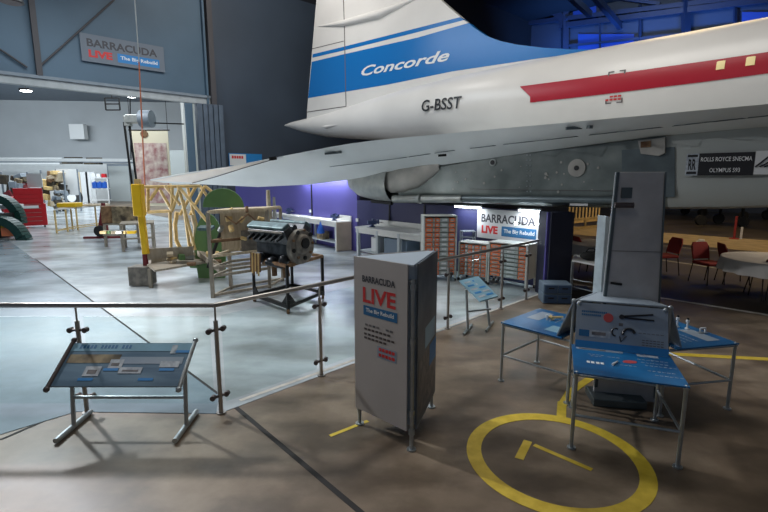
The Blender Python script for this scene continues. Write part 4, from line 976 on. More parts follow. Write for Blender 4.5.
# ---- parts bins in three racks
binO = {}
ORD = ['topmost', 'second', 'third', 'fourth', 'fifth', 'sixth', 'seventh', 'eighth', 'ninth', 'tenth', 'eleventh', 'twelfth']
CO = ['leftmost', 'second', 'third', 'fourth', 'fifth', 'sixth', 'seventh']
def mkbin(w_, m):
    t = bpy.data.objects.new('parts_bin', None); COL.objects.link(t)
    b = MB(); b.box((0, .13, .042), (w_, .26, .078)); b.build('tray', m, t, bevel=.004)
    b = MB(); b.box((0, -.006, .05), (w_*.5, .014, .022)); b.build('label_holder', 'greybin' if m == 'orange' else 'board', t)
    return t
def rack(name_lab, p0, p1, ztop, cols, rows, zbase, grp, wh=.1):
    d = (p1-p0).normalized(); nb = Vector((-d.y, d.x, 0)); L = (p1-p0).length; rz = math.atan2(d.y, d.x)
    t = thing('bin_rack', name_lab, 'rack', p0, rz)
    for k in (0, 1):
        for o in (0, .4):
            b = MB(); b.box((L*k, o, ztop/2+.03), (.03, .03, ztop-.06)); b.build('upright', 'rack', t)
            b = MB(); b.cyl((L*k-.015, o, .035), (L*k+.015, o, .035), .035, n=10); b.build('caster', 'blackm', t)
        b = MB(); b.box((L*k, .2, (ztop+zbase)/2), (.008, .38, ztop-zbase)); b.build('side_panel', 'rack', t)
    b = MB(); b.box((L/2, .2, ztop), (L+.03, .43, .02)); b.build('top_panel', 'rack', t)
    b = MB(); b.box((L/2, .41, (ztop+zbase)/2), (L, .008, ztop-zbase)); b.build('back_panel', 'rack', t)
    rh = (ztop-zbase-.03)/rows; tot = sum(c[0] for c in cols); x = .02
    for r in range(rows):
        b = MB(); b.box((L/2, .2, zbase+rh*r), (L, .38, .006)); b.build('shelf', 'rack', t)
    for ci, (cw, m) in enumerate(cols):
        wv = (L-.04)*cw/tot
        for r in range(rows):
            mm = m if not isinstance(m, tuple) else m[(r*7+3) % len(m)]
            key = (round(wv, 3), mm, round(rh, 3))
            P = p0+d*(x+wv/2)+nb*.0+Z*(zbase+rh*r+.004)
            if key not in binO:
                bt = bpy.data.objects.new('parts_bin', None); COL.objects.link(bt)
                b = MB(); h = rh-.02; b.box((0, .14, h/2), (wv-.012, .28, h)); b.build('tray', mm, bt, bevel=.004)
                b = MB(); b.box((0, -.005, h*.5), (wv*.5, .012, h*.35)); b.build('label_holder', 'greybin' if mm == 'orange' else 'board', bt)
                binO[key] = bt; o = bt; o.location = P; o.rotation_euler = (0, 0, rz)
            else: o = dup(binO[key], P, rz)
            tag(o, ORD[rows-1-r]+' '+('orange' if mm == 'orange' else 'pale grey')+' bin in '+CO[ci]+' column '+grp[0], 'bin', ('orange' if mm == 'orange' else 'grey')+' bins '+grp[1])
        x += wv
    return d, nb, L
ra0, ra1 = G(423.5, 281.5), G(455, 281)
rack('tallest white rack of orange and grey parts bins beside the short workbench', ra0, ra1+Vector((0, .0, 0)), 1.44, [(.26, 'orange'), (.06, 'greybin'), (.17, 'orange'), (.30, 'greybin'), (.22, 'orange')], 12, .14, ('of the tallest rack', 'in the tallest rack'))
rb0, rb1 = G(458.5, 280), G(486, 284)
rack('low white rack of parts bins in the middle of the three bin racks', rb0, rb1, .86, [(.2, 'orange'), (.12, 'greybin'), (.17, 'orange'), (.1, 'greybin'), (.2, 'orange'), (.08, 'greybin'), (.2, 'orange')], 7, .14, ('of the low middle rack', 'in the low middle rack'))
rc0, rc1 = G(488, 285), G(525, 291.5)
rack('white rack of parts bins below the wall sign, nearest the dark pillar', rc0, rc1, .93, [(.33, 'orange'), (.1, 'greybin'), (.45, 'greybin'), (.22, 'orange')], 8, .22, ('of the rack nearest the pillar', 'in the rack nearest the pillar'))
t = thing('wire_trolley', 'small wire trolley standing behind the low bin rack', 'trolley', G(468, 277))
g0 = G(461, 276); 
for dx in (0, .3):
    for dy in (0, .25):
        b = MB(); b.cyl(g0+Vector((dx, dy, 0)), g0+Vector((dx, dy, 1.05)), .012, n=6); b.build('upright', 'galv', t, world=True)
for z in (.5, .9, 1.04):
    b = MB(); b.box(g0+Vector((.15, .125, z)), (.32, .27, .015)); b.build('shelf', 'galv', t, world=True)
# ---- sign on the partition
def sign3(name, label, O, ex, W, H, sheet='sheet', par=None, dim=False):
    ex = ex.normalized(); n = ex.cross(Z)
    t = thing(name, label, 'sign', O)
    b = MB(); b.prism([O, O+ex*W, O+ex*W+Z*H, O+Z*H], n*.01); p = b.build('sheet', sheet, t, world=True)
    o = O+n*.01
    text('lettering', 'BARRACUDA', p, o+ex*W*.07+Z*H*.55, ex, Z, W*.84, H*.29, 'darktext', bold=.03)
    text('lettering', 'LIVE', p, o+ex*W*.08+Z*H*.17, ex, Z, W*.27, H*.27, 'redtext', bold=.05)
    patch('title_box', p, o, ex, Z, W*.41, H*.13, W*.93, H*.46, 'brightblue' if dim else 'bluebox')
    text('lettering', 'The Big Rebuild', p, o+ex*W*.445+Z*H*.21, ex, Z, W*.46, H*.17, 'whitetext', bold=.02, off=.006)
    return t
s0 = onp(477, 237, PA-PN*.03, PD); s1 = onp(541, 245, PA-PN*.03, PD)
ztp = onp(478, 208.5, PA-PN*.03, PD).z
O = Vector((s0.x, s0.y, s0.z))
sign3('wall_sign', 'white wall sign on the dark partition above the bins announcing the big rebuild', O, Vector((s1.x-s0.x, s1.y-s0.y, 0)), Vector((s1.x-s0.x, s1.y-s0.y, 0)).length, ztp-s0.z)
# banner on the door wall
O = onp(82, 60.5, P0-NW*.1, U); Q = onp(165, 70.5, P0-NW*.1, U); T = onp(81, 32.5, P0-NW*.1, U)
sign3('wall_banner', 'pale banner on the blue grey wall above the big hangar door', O, Vector((Q.x-O.x, Q.y-O.y, 0)), Vector((Q.x-O.x, Q.y-O.y, 0)).length, T.z-O.z, 'sheetblue', dim=True)
# tube lights on top of the partition
for i, (xa, xb, y) in enumerate(((300, 345, 184), (455, 481, 205.5), (519, 541, 205))):
    A_ = onp(xa, y, PA-PN*.15, PD); B_ = onp(xb, y, PA-PN*.15, PD); zz = 1.60 if i else 2.3
    A_.z = B_.z = zz
    t = thing('tube_light', ['white tube light above the long workbench', 'white tube light over the tall bin rack', 'white tube light above the wall sign'][i], 'lamp', (A_+B_)/2)
    b = MB(); b.cyl(A_-Z*.02, B_-Z*.02, .02, n=8); b.build('tube', 'tubeglow', t, world=True); b = MB(); b.bar(A_+Z*.02, B_+Z*.02, .08, .03); b.build('housing', 'board', t, world=True)
    l = bpy.data.lights.new('tube_glow', 'AREA'); l.shape = 'RECTANGLE'; l.size = (B_-A_).length; l.size_y = .15; l.energy = 9 if i else 40; l.color = (.85, .92, 1)
    lo_ = bpy.data.objects.new('tube_glow', l); COL.objects.link(lo_); lo_.location = (A_+B_)/2-Z*.06-PN*.05; lo_.rotation_euler = (0.0, 0, math.atan2((B_-A_).y, (B_-A_).x))
for x, lb in ((516, 'left of the two small spotlights in front of the wall sign'), (537, 'right of the two small spotlights in front of the wall sign')):
    c = onp(x, 223.5, PA-PN*.32, PD); t = thing('spotlight', lb, 'lamp', c); b = MB(); b.ball(c, .035, 10, 8); b.build('bulb', 'lampglow', t, world=True); b = MB(); b.cyl(c+PN*.02, c+PN*.14, .03, .025, n=10); b.build('housing', 'blackm', t, world=True)
    b = MB(); b.cyl(c+PN*.1, c+PN*.31, .012, n=6); b.build('bracket', 'blackm', t, world=True)
# ================================================================== DOOR WALL AND WORKSHOP
# folded door leaves beside the column
for k, (x0, x1) in enumerate(((187, 196), (197, 203), (203, 208), (208, 213), (213, 218), (218, 223))):
    p = onp(x0, 150, P0-NW*(.05+.03*k), U); q = onp(x1, 150, P0-NW*(.05+.03*k), U); p.z = q.z = 0
    d = (q-p); b = MB(); s_ = -NW*.9 if k else -NW*.1
    b.prism([p+Z*.02, p+Z*.02+d*.82, p+d*.82+Z*(DT-.05), p+Z*(DT-.05)], -NW*.35 if k else -NW*.12); o = b.build('door_leaf', 'leaf' if k else 'wall_blue', bevel=.02)
    tag(o, ['widest folded steel door leaf, at the edge of the workshop opening', 'second folded door leaf from the workshop opening', 'third folded door leaf from the workshop opening', 'fourth folded door leaf from the workshop opening', 'fifth folded door leaf from the workshop opening', 'last folded door leaf, furthest from the workshop opening'][k], 'door', 'folded leaves of the big sliding door')
    if k > 0: o['group'] = 'folded leaves of the big sliding door'
# small blue poster by the door
A_ = onp(229, 160, P0-NW*.12, U); B_ = onp(262, 158, P0-NW*.12, U); h = A_.z-onp(229, 165, P0-NW*.12, U).z
t = thing('wall_poster', 'blue and white poster on the dark wall just above the wing', 'poster', A_)
ex = Vector((B_.x-A_.x, B_.y-A_.y, 0)); W0 = ex.length; exn = ex.normalized(); zt_ = onp(229, 153, P0-NW*.12, U).z-A_.z
b = MB(); b.prism([A_-Z*.7, A_+exn*W0-Z*.7, A_+exn*W0+Z*zt_, A_+Z*zt_], NW*.03); b.build('sheet', 'brightblue', t, world=True)
patch('white_block', t, A_-Z*.7, exn, Z, W0*.02, .45, W0*.5, zt_+.66, 'board', off=.01)
for k in range(5): patch('bold_lettering', t, A_-Z*.7, exn, Z, W0*(.08+k*.07), .78, W0*(.135+k*.07), zt_+.58, 'redtext', off=.02)
# dark conduit and round fan lamp at the top left
t = thing('wall_lamp', 'dark round lamp housing high on the blue grey wall at the picture corner', 'lamp', D(11, 2, 13))
b = MB(); c = D(11, 0, 13); b.cyl(c+Z*.25, c-Z*.05, .2, .28, n=20); b.cyl(c+Z*.25, c+Z*2, .02, n=6); b.build('housing', 'blackm', t, world=True, smooth=True); b = MB(); b.cyl(c-Z*.05, c-Z*.07, .24, n=20); b.build('lens', 'clamp', t, world=True)
# red and white rope hanging down to the hoist
t = thing('hanging_rope', 'long thin rope hanging from the roof in front of the hangar door, red lower down', 'rope', D(146, 186, 12))
b = MB(); b.cyl(D(134, -10, 12), D(139, 62, 12), .015, n=6); b.build('upper_rope', 'beam_pale', t, world=True); b = MB(); b.cyl(D(139, 62, 12), D(142, 125, 12), .017, n=6); b.cyl(D(142, 125, 12), D(145, 186, 12), .017, n=6); b.build('lower_rope', 'rope', t, world=True)
# hoist and hanging banner inside the workshop
def boxat(name, x0, y0, x1, y1, Y, th, m, lab, cat, group=None):
    a = D(x0, y1, Y); c = D(x1, y0, Y); b = MB(); b.box(((a.x+c.x)/2, Y+th/2, (a.z+c.z)/2), (c.x-a.x, th, c.z-a.z)); o = b.build(name, m, bevel=.01); return tag(o, lab, cat, group)
t = thing('hanging_banner', 'tall cream banner with faded rose picture hanging inside the workshop', 'banner', D(153, 180, 26))
a = D(137, 206, 26); c = D(167.5, 130, 26)
b = MB(); b.prism([(a.x, 26, a.z), (c.x, 26, a.z), (c.x, 26, c.z), (a.x, 26, c.z)], (0, .04, 0)); b.build('sheet', 'banner', t, world=True)
a2 = D(139, 203, 25.97); c2 = D(166, 143, 25.97); b = MB(); b.prism([(a2.x, 25.97, a2.z), (c2.x, 25.97, a2.z), (c2.x, 25.97, c2.z), (a2.x, 25.97, c2.z)], (0, .02, 0)); b.build('faded_picture', 'picture', t, world=True)
c3 = D(144, 134, 25.95); b = MB(); b.cyl(c3, c3+Vector((0, .02, 0)), .2, n=20); b.build('round_emblem', 'rust', t, world=True)
b = MB(); b.cyl((a.x-.1, 26, c.z), (c.x+.1, 26, c.z), .04, n=8); b.build('top_rod', 'blackm', t, world=True)
for xx in (a.x, c.x): b = MB(); b.cyl((xx, 26, c.z), (xx, 26, 9.6), .015, n=6); b.build('hanging_cord', 'blackm', t, world=True)
t = thing('overhead_hoist', 'grey overhead hoist with drum hanging in the workshop beside the banner', 'hoist', D(138, 120, 24))
b = MB(); b.cyl(D(141, 119, 24), D(152, 119, 24), .42, n=18); b.build('drum', 'beam', t, world=True, smooth=True); b = MB(); b.box(D(133, 119, 24), (.6, .4, .4)); b.box(D(128, 121, 24), (.3, .3, .5)); b.build('gearbox', 'nozzle', t, world=True, bevel=.03)
b = MB(); b.cyl(D(130, 96, 24), D(131, 160, 24), .03, n=6); b.build('chain', 'blackm', t, world=True)
for xx in (124, 129):
    b = MB(); b.bar(D(xx, 122, 24), Vector((D(xx+4, 122, 24).x, 24, 0)), .08, .08); b.build('tall_post', 'blackm', t, world=True)
b = MB(); b.bar(D(124, 122, 24), D(184, 124, 24.5), .06, .06); b.build('rail', 'blackm', t, world=True)
boxat('wall_heater', 70, 124, 83, 139, 46, .6, 'board', 'small white box on the grey cladding of the far workshop wall', 'heater')
b = MB()
a = D(106, 110, 30); c = D(119, 98, 30)
for p, q in (((a.x, 30, a.z), (c.x, 30, a.z)), ((c.x, 30, a.z), (c.x, 30, c.z)), ((c.x, 30, c.z), (a.x, 30, c.z)), ((a.x, 30, c.z), (a.x, 30, a.z)), ((a.x, 30, (a.z+c.z)/2), (c.x, 30, (a.z+c.z)/2))): b.bar(p, q, .07, .07)
b.bar(((a.x+c.x)/2, 30, c.z), ((a.x+c.x)/2, 30, 9.6), .05, .05)
o = b.build('hanging_cage', 'blackm'); tag(o, 'small dark square cage hanging under the workshop ceiling', 'cage')
for x, y, lb in ((26, 91, 'left of the two bright lamps under the workshop ceiling'), (133, 97, 'right of the two bright lamps under the workshop ceiling')):
    c = D(x, y, 28); t = thing('ceiling_lamp', lb, 'lamp', c, 0, 'workshop ceiling lamps')
    b = MB(); b.box((0, 0, .08), (.6, .3, .12)); b.build('housing', 'blackm', t); b = MB(); b.box((0, 0, .0), (.5, .24, .05)); b.build('lens', 'lampglow', t)
    b = MB(); b.cyl((0, 0, .1), (0, 0, 9.6-c.z), .02, n=6); b.build('hanger', 'blackm', t)
# corrugated curtain behind the door edge
a = D(181, 170, 27); c = D(189, 100, 27); b = MB(); b.cyl((c.x-.1, 27, 0), (c.x-.1, 27, c.z), .36, n=24); o = b.build('ribbed_duct', 'ribw', smooth=True); tag(o, 'tall ribbed silver duct standing behind the edge of the folded door', 'duct')
boxat('cabinet', 167, 148, 184, 207, 34, .6, 'door_grey', 'tall pale cabinet seen behind the hanging banner', 'cabinet').location.z = -.17
# far door and things along the far wall
FY = 44
def farbox(*a, **k): return boxat(*a, **k)
dz = thing('far_door', 'pale grey double door in the far white workshop wall', 'door', G(119, 199.5)); gy = 46
a = D(111, 196, gy); c = D(128.5, 166, gy); b = MB(); b.box(((a.x+c.x)/2, gy, c.z/2), (c.x-a.x, .1, c.z)); b.build('leaf', 'door_grey', dz, world=True); b = MB(); b.box(((a.x+c.x)/2, gy+.05, c.z/2+.1), (c.x-a.x+.3, .05, c.z+.2)); b.build('frame', 'beam', dz, world=True)
def onfloor(name, x0, x1, ytop, ybot, dep, m, lab, cat, group=None, bevel=.01):
    g = G((x0+x1)/2, ybot); Y = g.y; a = D(x0, ybot, Y); c = D(x1, ytop, Y)
    b = MB(); b.box(((a.x+c.x)/2, Y+dep/2, c.z/2+.004), (c.x-a.x, dep, c.z-.004)); o = b.build(name, m, bevel=bevel); return tag(o, lab, cat, group)
# red tool cabinet
g = G(31, 228); Y = g.y; a = D(20, 228, Y); c = D(40.5, 188, Y); W0 = c.x-a.x
t = thing('tool_cabinet', 'tall red roller tool cabinet with a white board on top in the workshop', 'tool cabinet', (a.x+W0/2, Y, .007), .60)
zc = c.z
b = MB(); b.box((0, .3, .1+zc*.27), (W0, .6, zc*.54)); b.build('lower_cabinet', 'red', t, bevel=.01)
b = MB(); b.box((-.02, .3, .1+zc*.78-.08), (W0*.92, .55, zc*.40)); b.build('top_chest', 'red', t, bevel=.01)
for k in range(5): b = MB(); b.box((0, -.012, .25+k*.19), (W0*.9, .02, .16)); dr = b.build('drawer', 'red', t, bevel=.004); b = MB(); b.box((0, -.03, .31+k*.19), (W0*.7, .02, .015)); b.build('handle', 'steel', dr)
for k in range(3): b = MB(); b.box((-.02, .01, .1+zc*.62+k*.19), (W0*.84, .02, .15)); dr = b.build('drawer', 'red', t, bevel=.004)
b = MB(); b.box((0, -.03, .1+zc*.47), (W0*.55, .02, .13)); b.build('white_strip', 'board', t)
for sx in (-1, 1): b = MB(); b.cyl((sx*W0*.4-.03, .1, .06), (sx*W0*.4+.03, .1, .06), .06, n=10); b.build('caster', 'blackm', t)
a = D(23, 188, Y); c = D(36.5, 174, Y); b = MB(); b.box(((a.x+c.x)/2, Y+.3, (zc+.05+c.z)/2), (c.x-a.x, .04, c.z-zc-.0)); tag(b.build('note_board', 'board'), 'white board standing on the red tool cabinet', 'board')
# whiteboard on wheels, trailer wheel
g = G(67, 211); Y = g.y
t = thing('whiteboard', 'large white board on a stand in front of the brown wreckage in the workshop', 'whiteboard', g)
a = D(58.5, 195, Y); c = D(77, 169, Y); b = MB(); b.box(((a.x+c.x)/2, Y, (a.z+c.z)/2), (c.x-a.x, .06, c.z-a.z)); b.build('board', 'board', t, world=True); b = MB()
for x in (a.x, c.x): b.bar((x, Y, 0), (x, Y, c.z), .07, .07)
b.build('frame', 'beam', t, world=True)
g = G(73, 206); t = thing('trailer_wheel', 'black rubber wheel with pale hub below the large white board', 'wheel', g); c = D(73, 197.5, g.y-.4); r = c.z
b = MB(); b.cyl(c-Vector((0, .15, 0)), c+Vector((0, .15, 0)), r, n=24); b.build('tyre', 'rubber', t, world=True); b = MB(); b.cyl(c-Vector((0, .18, 0)), c+Vector((0, .16, 0)), r*.5, n=20); b.build('hub', 'board', t, world=True)
# work table with yellow cover
g0, g1 = G(57, 233.5), G(97, 227.5); Y0 = g0.y
t = thing('work_table', 'open framed work table with a yellow cover on it in the workshop', 'table', (g0+g1)/2)
zt_ = .95; q0 = g0+Vector((-.4, 1.6, 0)); q1 = g1+Vector((-.4, 1.6, 0))
b = MB(); b.prism([p+Z*zt_ for p in (g0, g1, q1, q0)], (0, 0, .05)); b.build('top', 'bench', t, world=True)
for p in (g0, g1, q1, q0, g0.lerp(g1, .5), g0.lerp(g1, .25)): b = MB(); b.bar(p, p+Z*zt_, .05, .05); b.build('leg', 'tan', t, world=True)
b = MB()
for p, q in ((g0, g1), (g1, q1), (q1, q0), (q0, g0)): b.bar(p+Z*.12, q+Z*.12, .04, .04)
b.build('lower_frame', 'tan', t, world=True)
b = MB(); p = g0.lerp(g1, .32)+Vector((-.1, .5, zt_+.06)); b.box(p+Z*.09+Vector((-.15, 0, 0)), (.8, .6, .2), rz=.1); tag(b.build('yellow_cover', 'yellow', bevel=.05), 'bright yellow cover lying on the left half of the framed work table', 'cover')
b = MB(); p = g0.lerp(g1, .72)+Vector((-.1, .5, zt_+.055)); b.box(p+Z*.04, (1.6, .5, .08), rz=.6*.4); tag(b.build('spare_slat', 'wood', bevel=.01), 'pale wooden slats lying on the right half of the framed work table', 'wood')
# red stand trolley with wheel
g = G(102, 239.5); t = thing('stand_trolley', 'dark red upright stand on a wheeled foot beside the wooden boxes', 'trolley', g)
b = MB(); b.prism([g+Vector((-.18, 0, .1)), g+Vector((.22, 0, .1)), D(103, 203, g.y), D(101, 203, g.y)], (0, .12, 0)); b.build('upright', 'maroon', t, world=True); b = MB(); b.bar(g+Vector((-.6, -.1, .08)), g+Vector((.8, .1, .08)), .12, .08); b.build('foot', 'maroon', t, world=True)
b = MB(); c = D(100, 231, g.y-.1); b.cyl(c-Vector((0, .06, 0)), c+Vector((0, .06, 0)), .2, n=16); b.build('wheel', 'rubber', t, world=True)
# wooden tables and boxes left of the yellow post
def wtable(label, g0, g1, dep, zt, m='wood_grey'):
    t = thing('wooden_table', label, 'table', (g0+g1)/2); d = (g1-g0).normalized(); nb = Vector((-d.y, d.x, 0))
    b = MB(); b.prism([g0+Z*zt, g1+Z*zt, g1+nb*dep+Z*zt, g0+nb*dep+Z*zt], (0, 0, .05)); b.build('top', m, t, world=True)
    for p in (g0+d*.05, g1-d*.05, g0+nb*(dep-.05)+d*.05, g1+nb*(dep-.05)-d*.05): b = MB(); b.bar(p, p+Z*zt, .07, .07); b.build('leg', m, t, world=True)
    b = MB(); b.bar(g0+Z*.4, g1+Z*.4, .1, .05); b.build('rail', m, t, world=True); return t, d, nb
t1, td, tn = wtable('weathered wooden table with oddments directly left of the yellow hoist post', G(122, 252), G(156, 250), 1.0, .82)
t2, td2, tn2 = wtable('low wooden table carrying two wooden boxes beside the dark red stand', G(105, 247), G(126, 247), 1.0, .72)
b = MB(); p = G(110, 224, .775); b.box(p+Z*.29+Vector((-.22, .35, 0)), (.42, .4, .55), rz=.5); tag(b.build('wooden_box', 'rust', bevel=.01), 'brown wooden box, left of the two on the low wooden table', 'box')
b = MB(); p = G(119, 224, .775); b.box(Vector((p.x+.08, p.y+.35, .775+.28)), (.75, .4, .55)); tag(b.build('wooden_box', 'clutterbrown', bevel=.01), 'wider brown box, right of the two on the low wooden table', 'box')
for k in range(6):
    p = G(125+5*k, 230, .875); b = MB(); b.box(Vector((p.x, p.y-.9, .92)), (.16, .2, .07), rz=k); tag(b.build('machined_part', ['tan', 'green', 'wood', 'nozzle', 'tan', 'yellow'][k], bevel=.01), ['small tan part at the left end of the table by the yellow post', 'small green part, second from the left on the table by the yellow post', 'small pale part, third from the left on the table by the yellow post', 'small grey part, fourth from the left on the table by the yellow post', 'small tan part, fifth from the left on the table by the yellow post', 'small yellow part at the right end of the table by the yellow post'][k], 'part', 'parts on the wooden table')
# green machine at the left edge
g = G(5, 240); Y = g.y
t = thing('green_machine', 'dark green machine with curved guards at the left edge of the workshop', 'machine', g)
for (cx, cy, r, w0) in ((-4, 225, 27, .35), (-2, 252, 32, .4)):
    pts = []
    for i in range(15):
        a = PI*.02+PI*.5*i/14; pts.append(D(cx+r*math.cos(a)*.9, cy-r*math.sin(a), Y if cy > 230 else Y+1))
    b = MB()
    for p, q in zip(pts, pts[1:]): b.bar(p, q, w0, .3)
    b.build('curved_guard', 'darkgreen', t, world=True)
b = MB(); b.box((g.x-.6, Y+.4, .5), (.9, .8, .9)); b.build('body', 'blackm', t, world=True, bevel=.03)
b = MB(); c = D(9, 228, Y); b.cyl(c, c+Vector((0, .2, 0)), .30, n=20); b.build('yellow_drum', 'yellow', t, world=True); b = MB(); b.box(D(9, 232, Y-.05), (.5, .1, .3)); b.build('orange_cover', 'orange', t, world=True)
boxat('machine_bed', -10, 205, 8, 209, Y+1.2, .8, 'board', 'white topped bed of the machine at the left edge', 'machine bed'); COL.objects[-1].location.z = 0
onfloor('red_engine_cowl', 3, 16, 197, 219, .8, 'red', 'red cowling beside the tall red tool cabinet', 'cowling', bevel=.15)
# far wall row
items = [('aircraft_wreckage', 38, 58, 172, 213, 1.2, 'clutterbrown', 'brown aircraft wreckage heaped behind the red tool cabinet', 'wreckage'),
 ('dark_rack', 0, 12, 172, 215, 1.0, 'clutterdark', 'dark rack against the far wall at the left edge of the workshop', 'rack'),
 ('dark_rack', 13, 21, 175, 213, 1.0, 'clutterbrown', 'brown rack against the far wall just left of the tool cabinet', 'rack'),
 ('blue_crate', 37, 46, 187, 197, .6, 'brightblue', 'bright blue crate between the tool cabinet and the wreckage', 'crate'),
 ('blue_pump', 112, 117, 188, 200, .7, 'blue', 'blue pump standing in front of the far grey door', 'pump'),
 ('red_pump', 106, 111, 190, 200, .7, 'red', 'red pump left of the blue pump by the far door', 'pump')]
for it in items[3:]: onfloor(*it)
def heap(name, x0, x1, y0, y1, mats, lab, cat, n=26, seed=1):
    random.seed(seed); g = G((x0+x1)/2, y1); Y = g.y; t = thing(name, lab, cat, g)
    a = D(x0, y1, Y); c = D(x1, y0, Y); W0 = c.x-a.x; H0 = c.z
    for k in range(n):
        sx = random.uniform(.12, .35)*W0; sz = random.uniform(.08, .25)*H0; x = random.uniform(a.x+sx*.6, c.x-sx*.6); z = random.uniform(sz*.6, H0-sz*.6); b = MB()
        b.box((x, Y+random.uniform(.1, 1.0), z), (sx, random.uniform(.2, .6), sz), rx=0, ry=random.uniform(-.5, .5), rz=random.uniform(-.3, .3))
        b.build('wreck_piece', mats[k % len(mats)], t, world=True, bevel=.03)
    for x in (a.x, c.x):
        b = MB(); b.bar((x, Y+.5, 0), (x, Y+.5, H0), .08, .08); b.build('upright', 'beam', t, world=True)
    return t
heap('aircraft_wreckage', 40, 58, 170, 212, ['clutterbrown', 'clutterdark', 'tan', 'board', 'rust', 'wood'], 'brown aircraft wreckage racked behind the red tool cabinet', 'wreckage', 34, 3)
heap('storage_rack', 0, 21, 172, 214, ['clutterdark', 'clutterbrown', 'clutterdark', 'maroon', 'beam'], 'dark cluttered rack against the far wall at the left edge', 'rack', 26, 5)
heap('storage_rack', 52, 59, 190, 214, ['beam', 'clutterdark', 'nozzle'], 'low grey rack left of the large white board', 'rack', 10, 8)
random.seed(11)
# tall white boards and long shelf on the far wall
for x0, x1, lb in ((79.5, 87, 'left of the two tall white panels leaning on the far wall'), (88, 94, 'right of the two tall white panels leaning on the far wall')):
    onfloor('leaning_board', x0, x1, 172, 203, .08, 'board', lb, 'panel', 'white panels on the far wall')
onfloor('wooden_lath', 77.5, 79, 172, 205, .1, 'wood', 'wooden lath leaning beside the tall white panels', 'lath')
for x0, x1, y, lb in ((-20, 60, 163.5, 'long shelf high on the far workshop wall, left part'), (62, 80, 163, 'short shelf on the far workshop wall above the large white board'), (84, 100, 163.5, 'short shelf on the far workshop wall above the tall white panels')):
    a = D(x0, y, 43.5); c = D(x1, y, 43.5); b = MB(); b.box(((a.x+c.x)/2, 43.7, a.z), (c.x-a.x, .5, .15)); b.box(((a.x+c.x)/2, 43.9, a.z+.5), (c.x-a.x, .1, .1)); tag(b.build('wall_shelf', 'clutterdark' if x0 > 0 else 'wwhite'), lb, 'shelf')
t = thing('container_rack', 'light rack of blue and white containers left of the far grey door', 'rack', G(100, 204)); g = G(100, 204); Y = g.y
a = D(93, 204, Y); c = D(107, 178, Y)
for x in (a.x, c.x): b = MB(); b.bar((x, Y, 0), (x, Y, c.z), .06, .06); b.build('upright', 'board', t, world=True)
zs = [D(100, y, Y).z for y in (200, 188.6, 178)]
for z in zs: b = MB(); b.box(((a.x+c.x)/2, Y+.2, z), (c.x-a.x, .5, .05)); b.build('shelf', 'board', t, world=True)
for k in range(3):
    x = a.x+(c.x-a.x)*(.2+.3*k); b = MB(); b.cyl((x, Y+.1, zs[1]+.03), (x, Y+.1, zs[1]+.55), .24, n=14); b.cyl((x, Y+.1, zs[1]+.55), (x, Y+.1, zs[1]+.62), .1, n=10); tag(b.build('blue_container', 'blue', bevel=.04), ['left', 'middle', 'right'][k]+' of the three blue containers on the far light rack', 'container', 'blue containers on the far rack')
for k in range(3):
    x = a.x+(c.x-a.x)*(.2+.3*k); b = MB(); b.box((x, Y+.1, zs[2]+.2), (.35, .3, .34)); tag(b.build('white_container', 'board' if k < 2 else 'red', bevel=.04), ['left white container on top of the far light rack', 'middle white container on top of the far light rack', 'red container at the right of the far light rack top'][k], 'container')
# ================================================================== RIGHT HAND SIDE
# grey blue drawer boxes by the pillar
def drawers(label, p, w0, rz):
    t = thing('drawer_box', label, 'storage box', p, rz)
    b = MB(); b.box((0, .2, .09), (w0, .4, .175)); b.build('casing', 'storage', t, bevel=.01)
    for k in (-1, 1):
        b = MB(); b.box((k*w0*.235, -.008, .09), (w0*.44, .018, .14)); dd_ = b.build('drawer', 'storage_dk', t, bevel=.004); b = MB(); b.box((k*w0*.235, -.02, .11), (w0*.2, .02, .02)); b.build('handle', 'blackm', dd_)
pD = G(557, 304); pD.z = .0
drawers('grey blue drawer box at the foot of the dark pillar, lower of the two', pD+Z*.002, .50, -.1); drawers('grey blue drawer box at the foot of the dark pillar, upper of the two', pD+Z*.181, .50, -.1)
b = MB(); c = G(580, 303); b.box(c+Vector((.03, .22, .12)), (.42, .36, .23), rz=-.1); tag(b.build('black_crate', 'blackm', bevel=.01), 'low black crate right of the grey blue drawer boxes', 'crate')
# white folding table with black bag
tp = [G(572, 261.5, .72), G(606, 268, .72), G(612, 262, .72), G(574, 256, .72)]
t = thing('folding_table', 'small pale folding table between the dark pillar and the tall metal sheet', 'table', Vector((3.6, 8.2, 0)))
b = MB(); b.prism(tp, (0, 0, .03)); b.build('top', 'bench', t, world=True)
for p in tp: b = MB(); b.cyl(Vector((p.x, p.y, 0)), p, .014, n=8); b.build('leg', 'galv', t, world=True)
b = MB(); 
for p, q in ((tp[0], tp[1]), (tp[2], tp[3])): b.cyl(Vector((p.x, p.y, .25)), Vector((q.x, q.y, .25)), .01, n=6)
b.build('brace', 'galv', t, world=True)
c = (tp[1]*.55+tp[3]*.45); t = thing('black_bag', 'black bag lying on the small folding table', 'bag', c+Z*.03)
b = MB(); b.ball((0, 0, .09), .12, 14, 8, (1.7, .9, .72)); b.ball((.13, .03, .13), .09, 12, 8, (1.2, .8, .7)); b.build('body', 'rubber', t, smooth=True); b = MB(); b.path([(-.1, 0, .16), (-.05, 0, .22), (.05, 0, .22), (.1, 0, .16)], .01); b.build('strap', 'rubber', t)
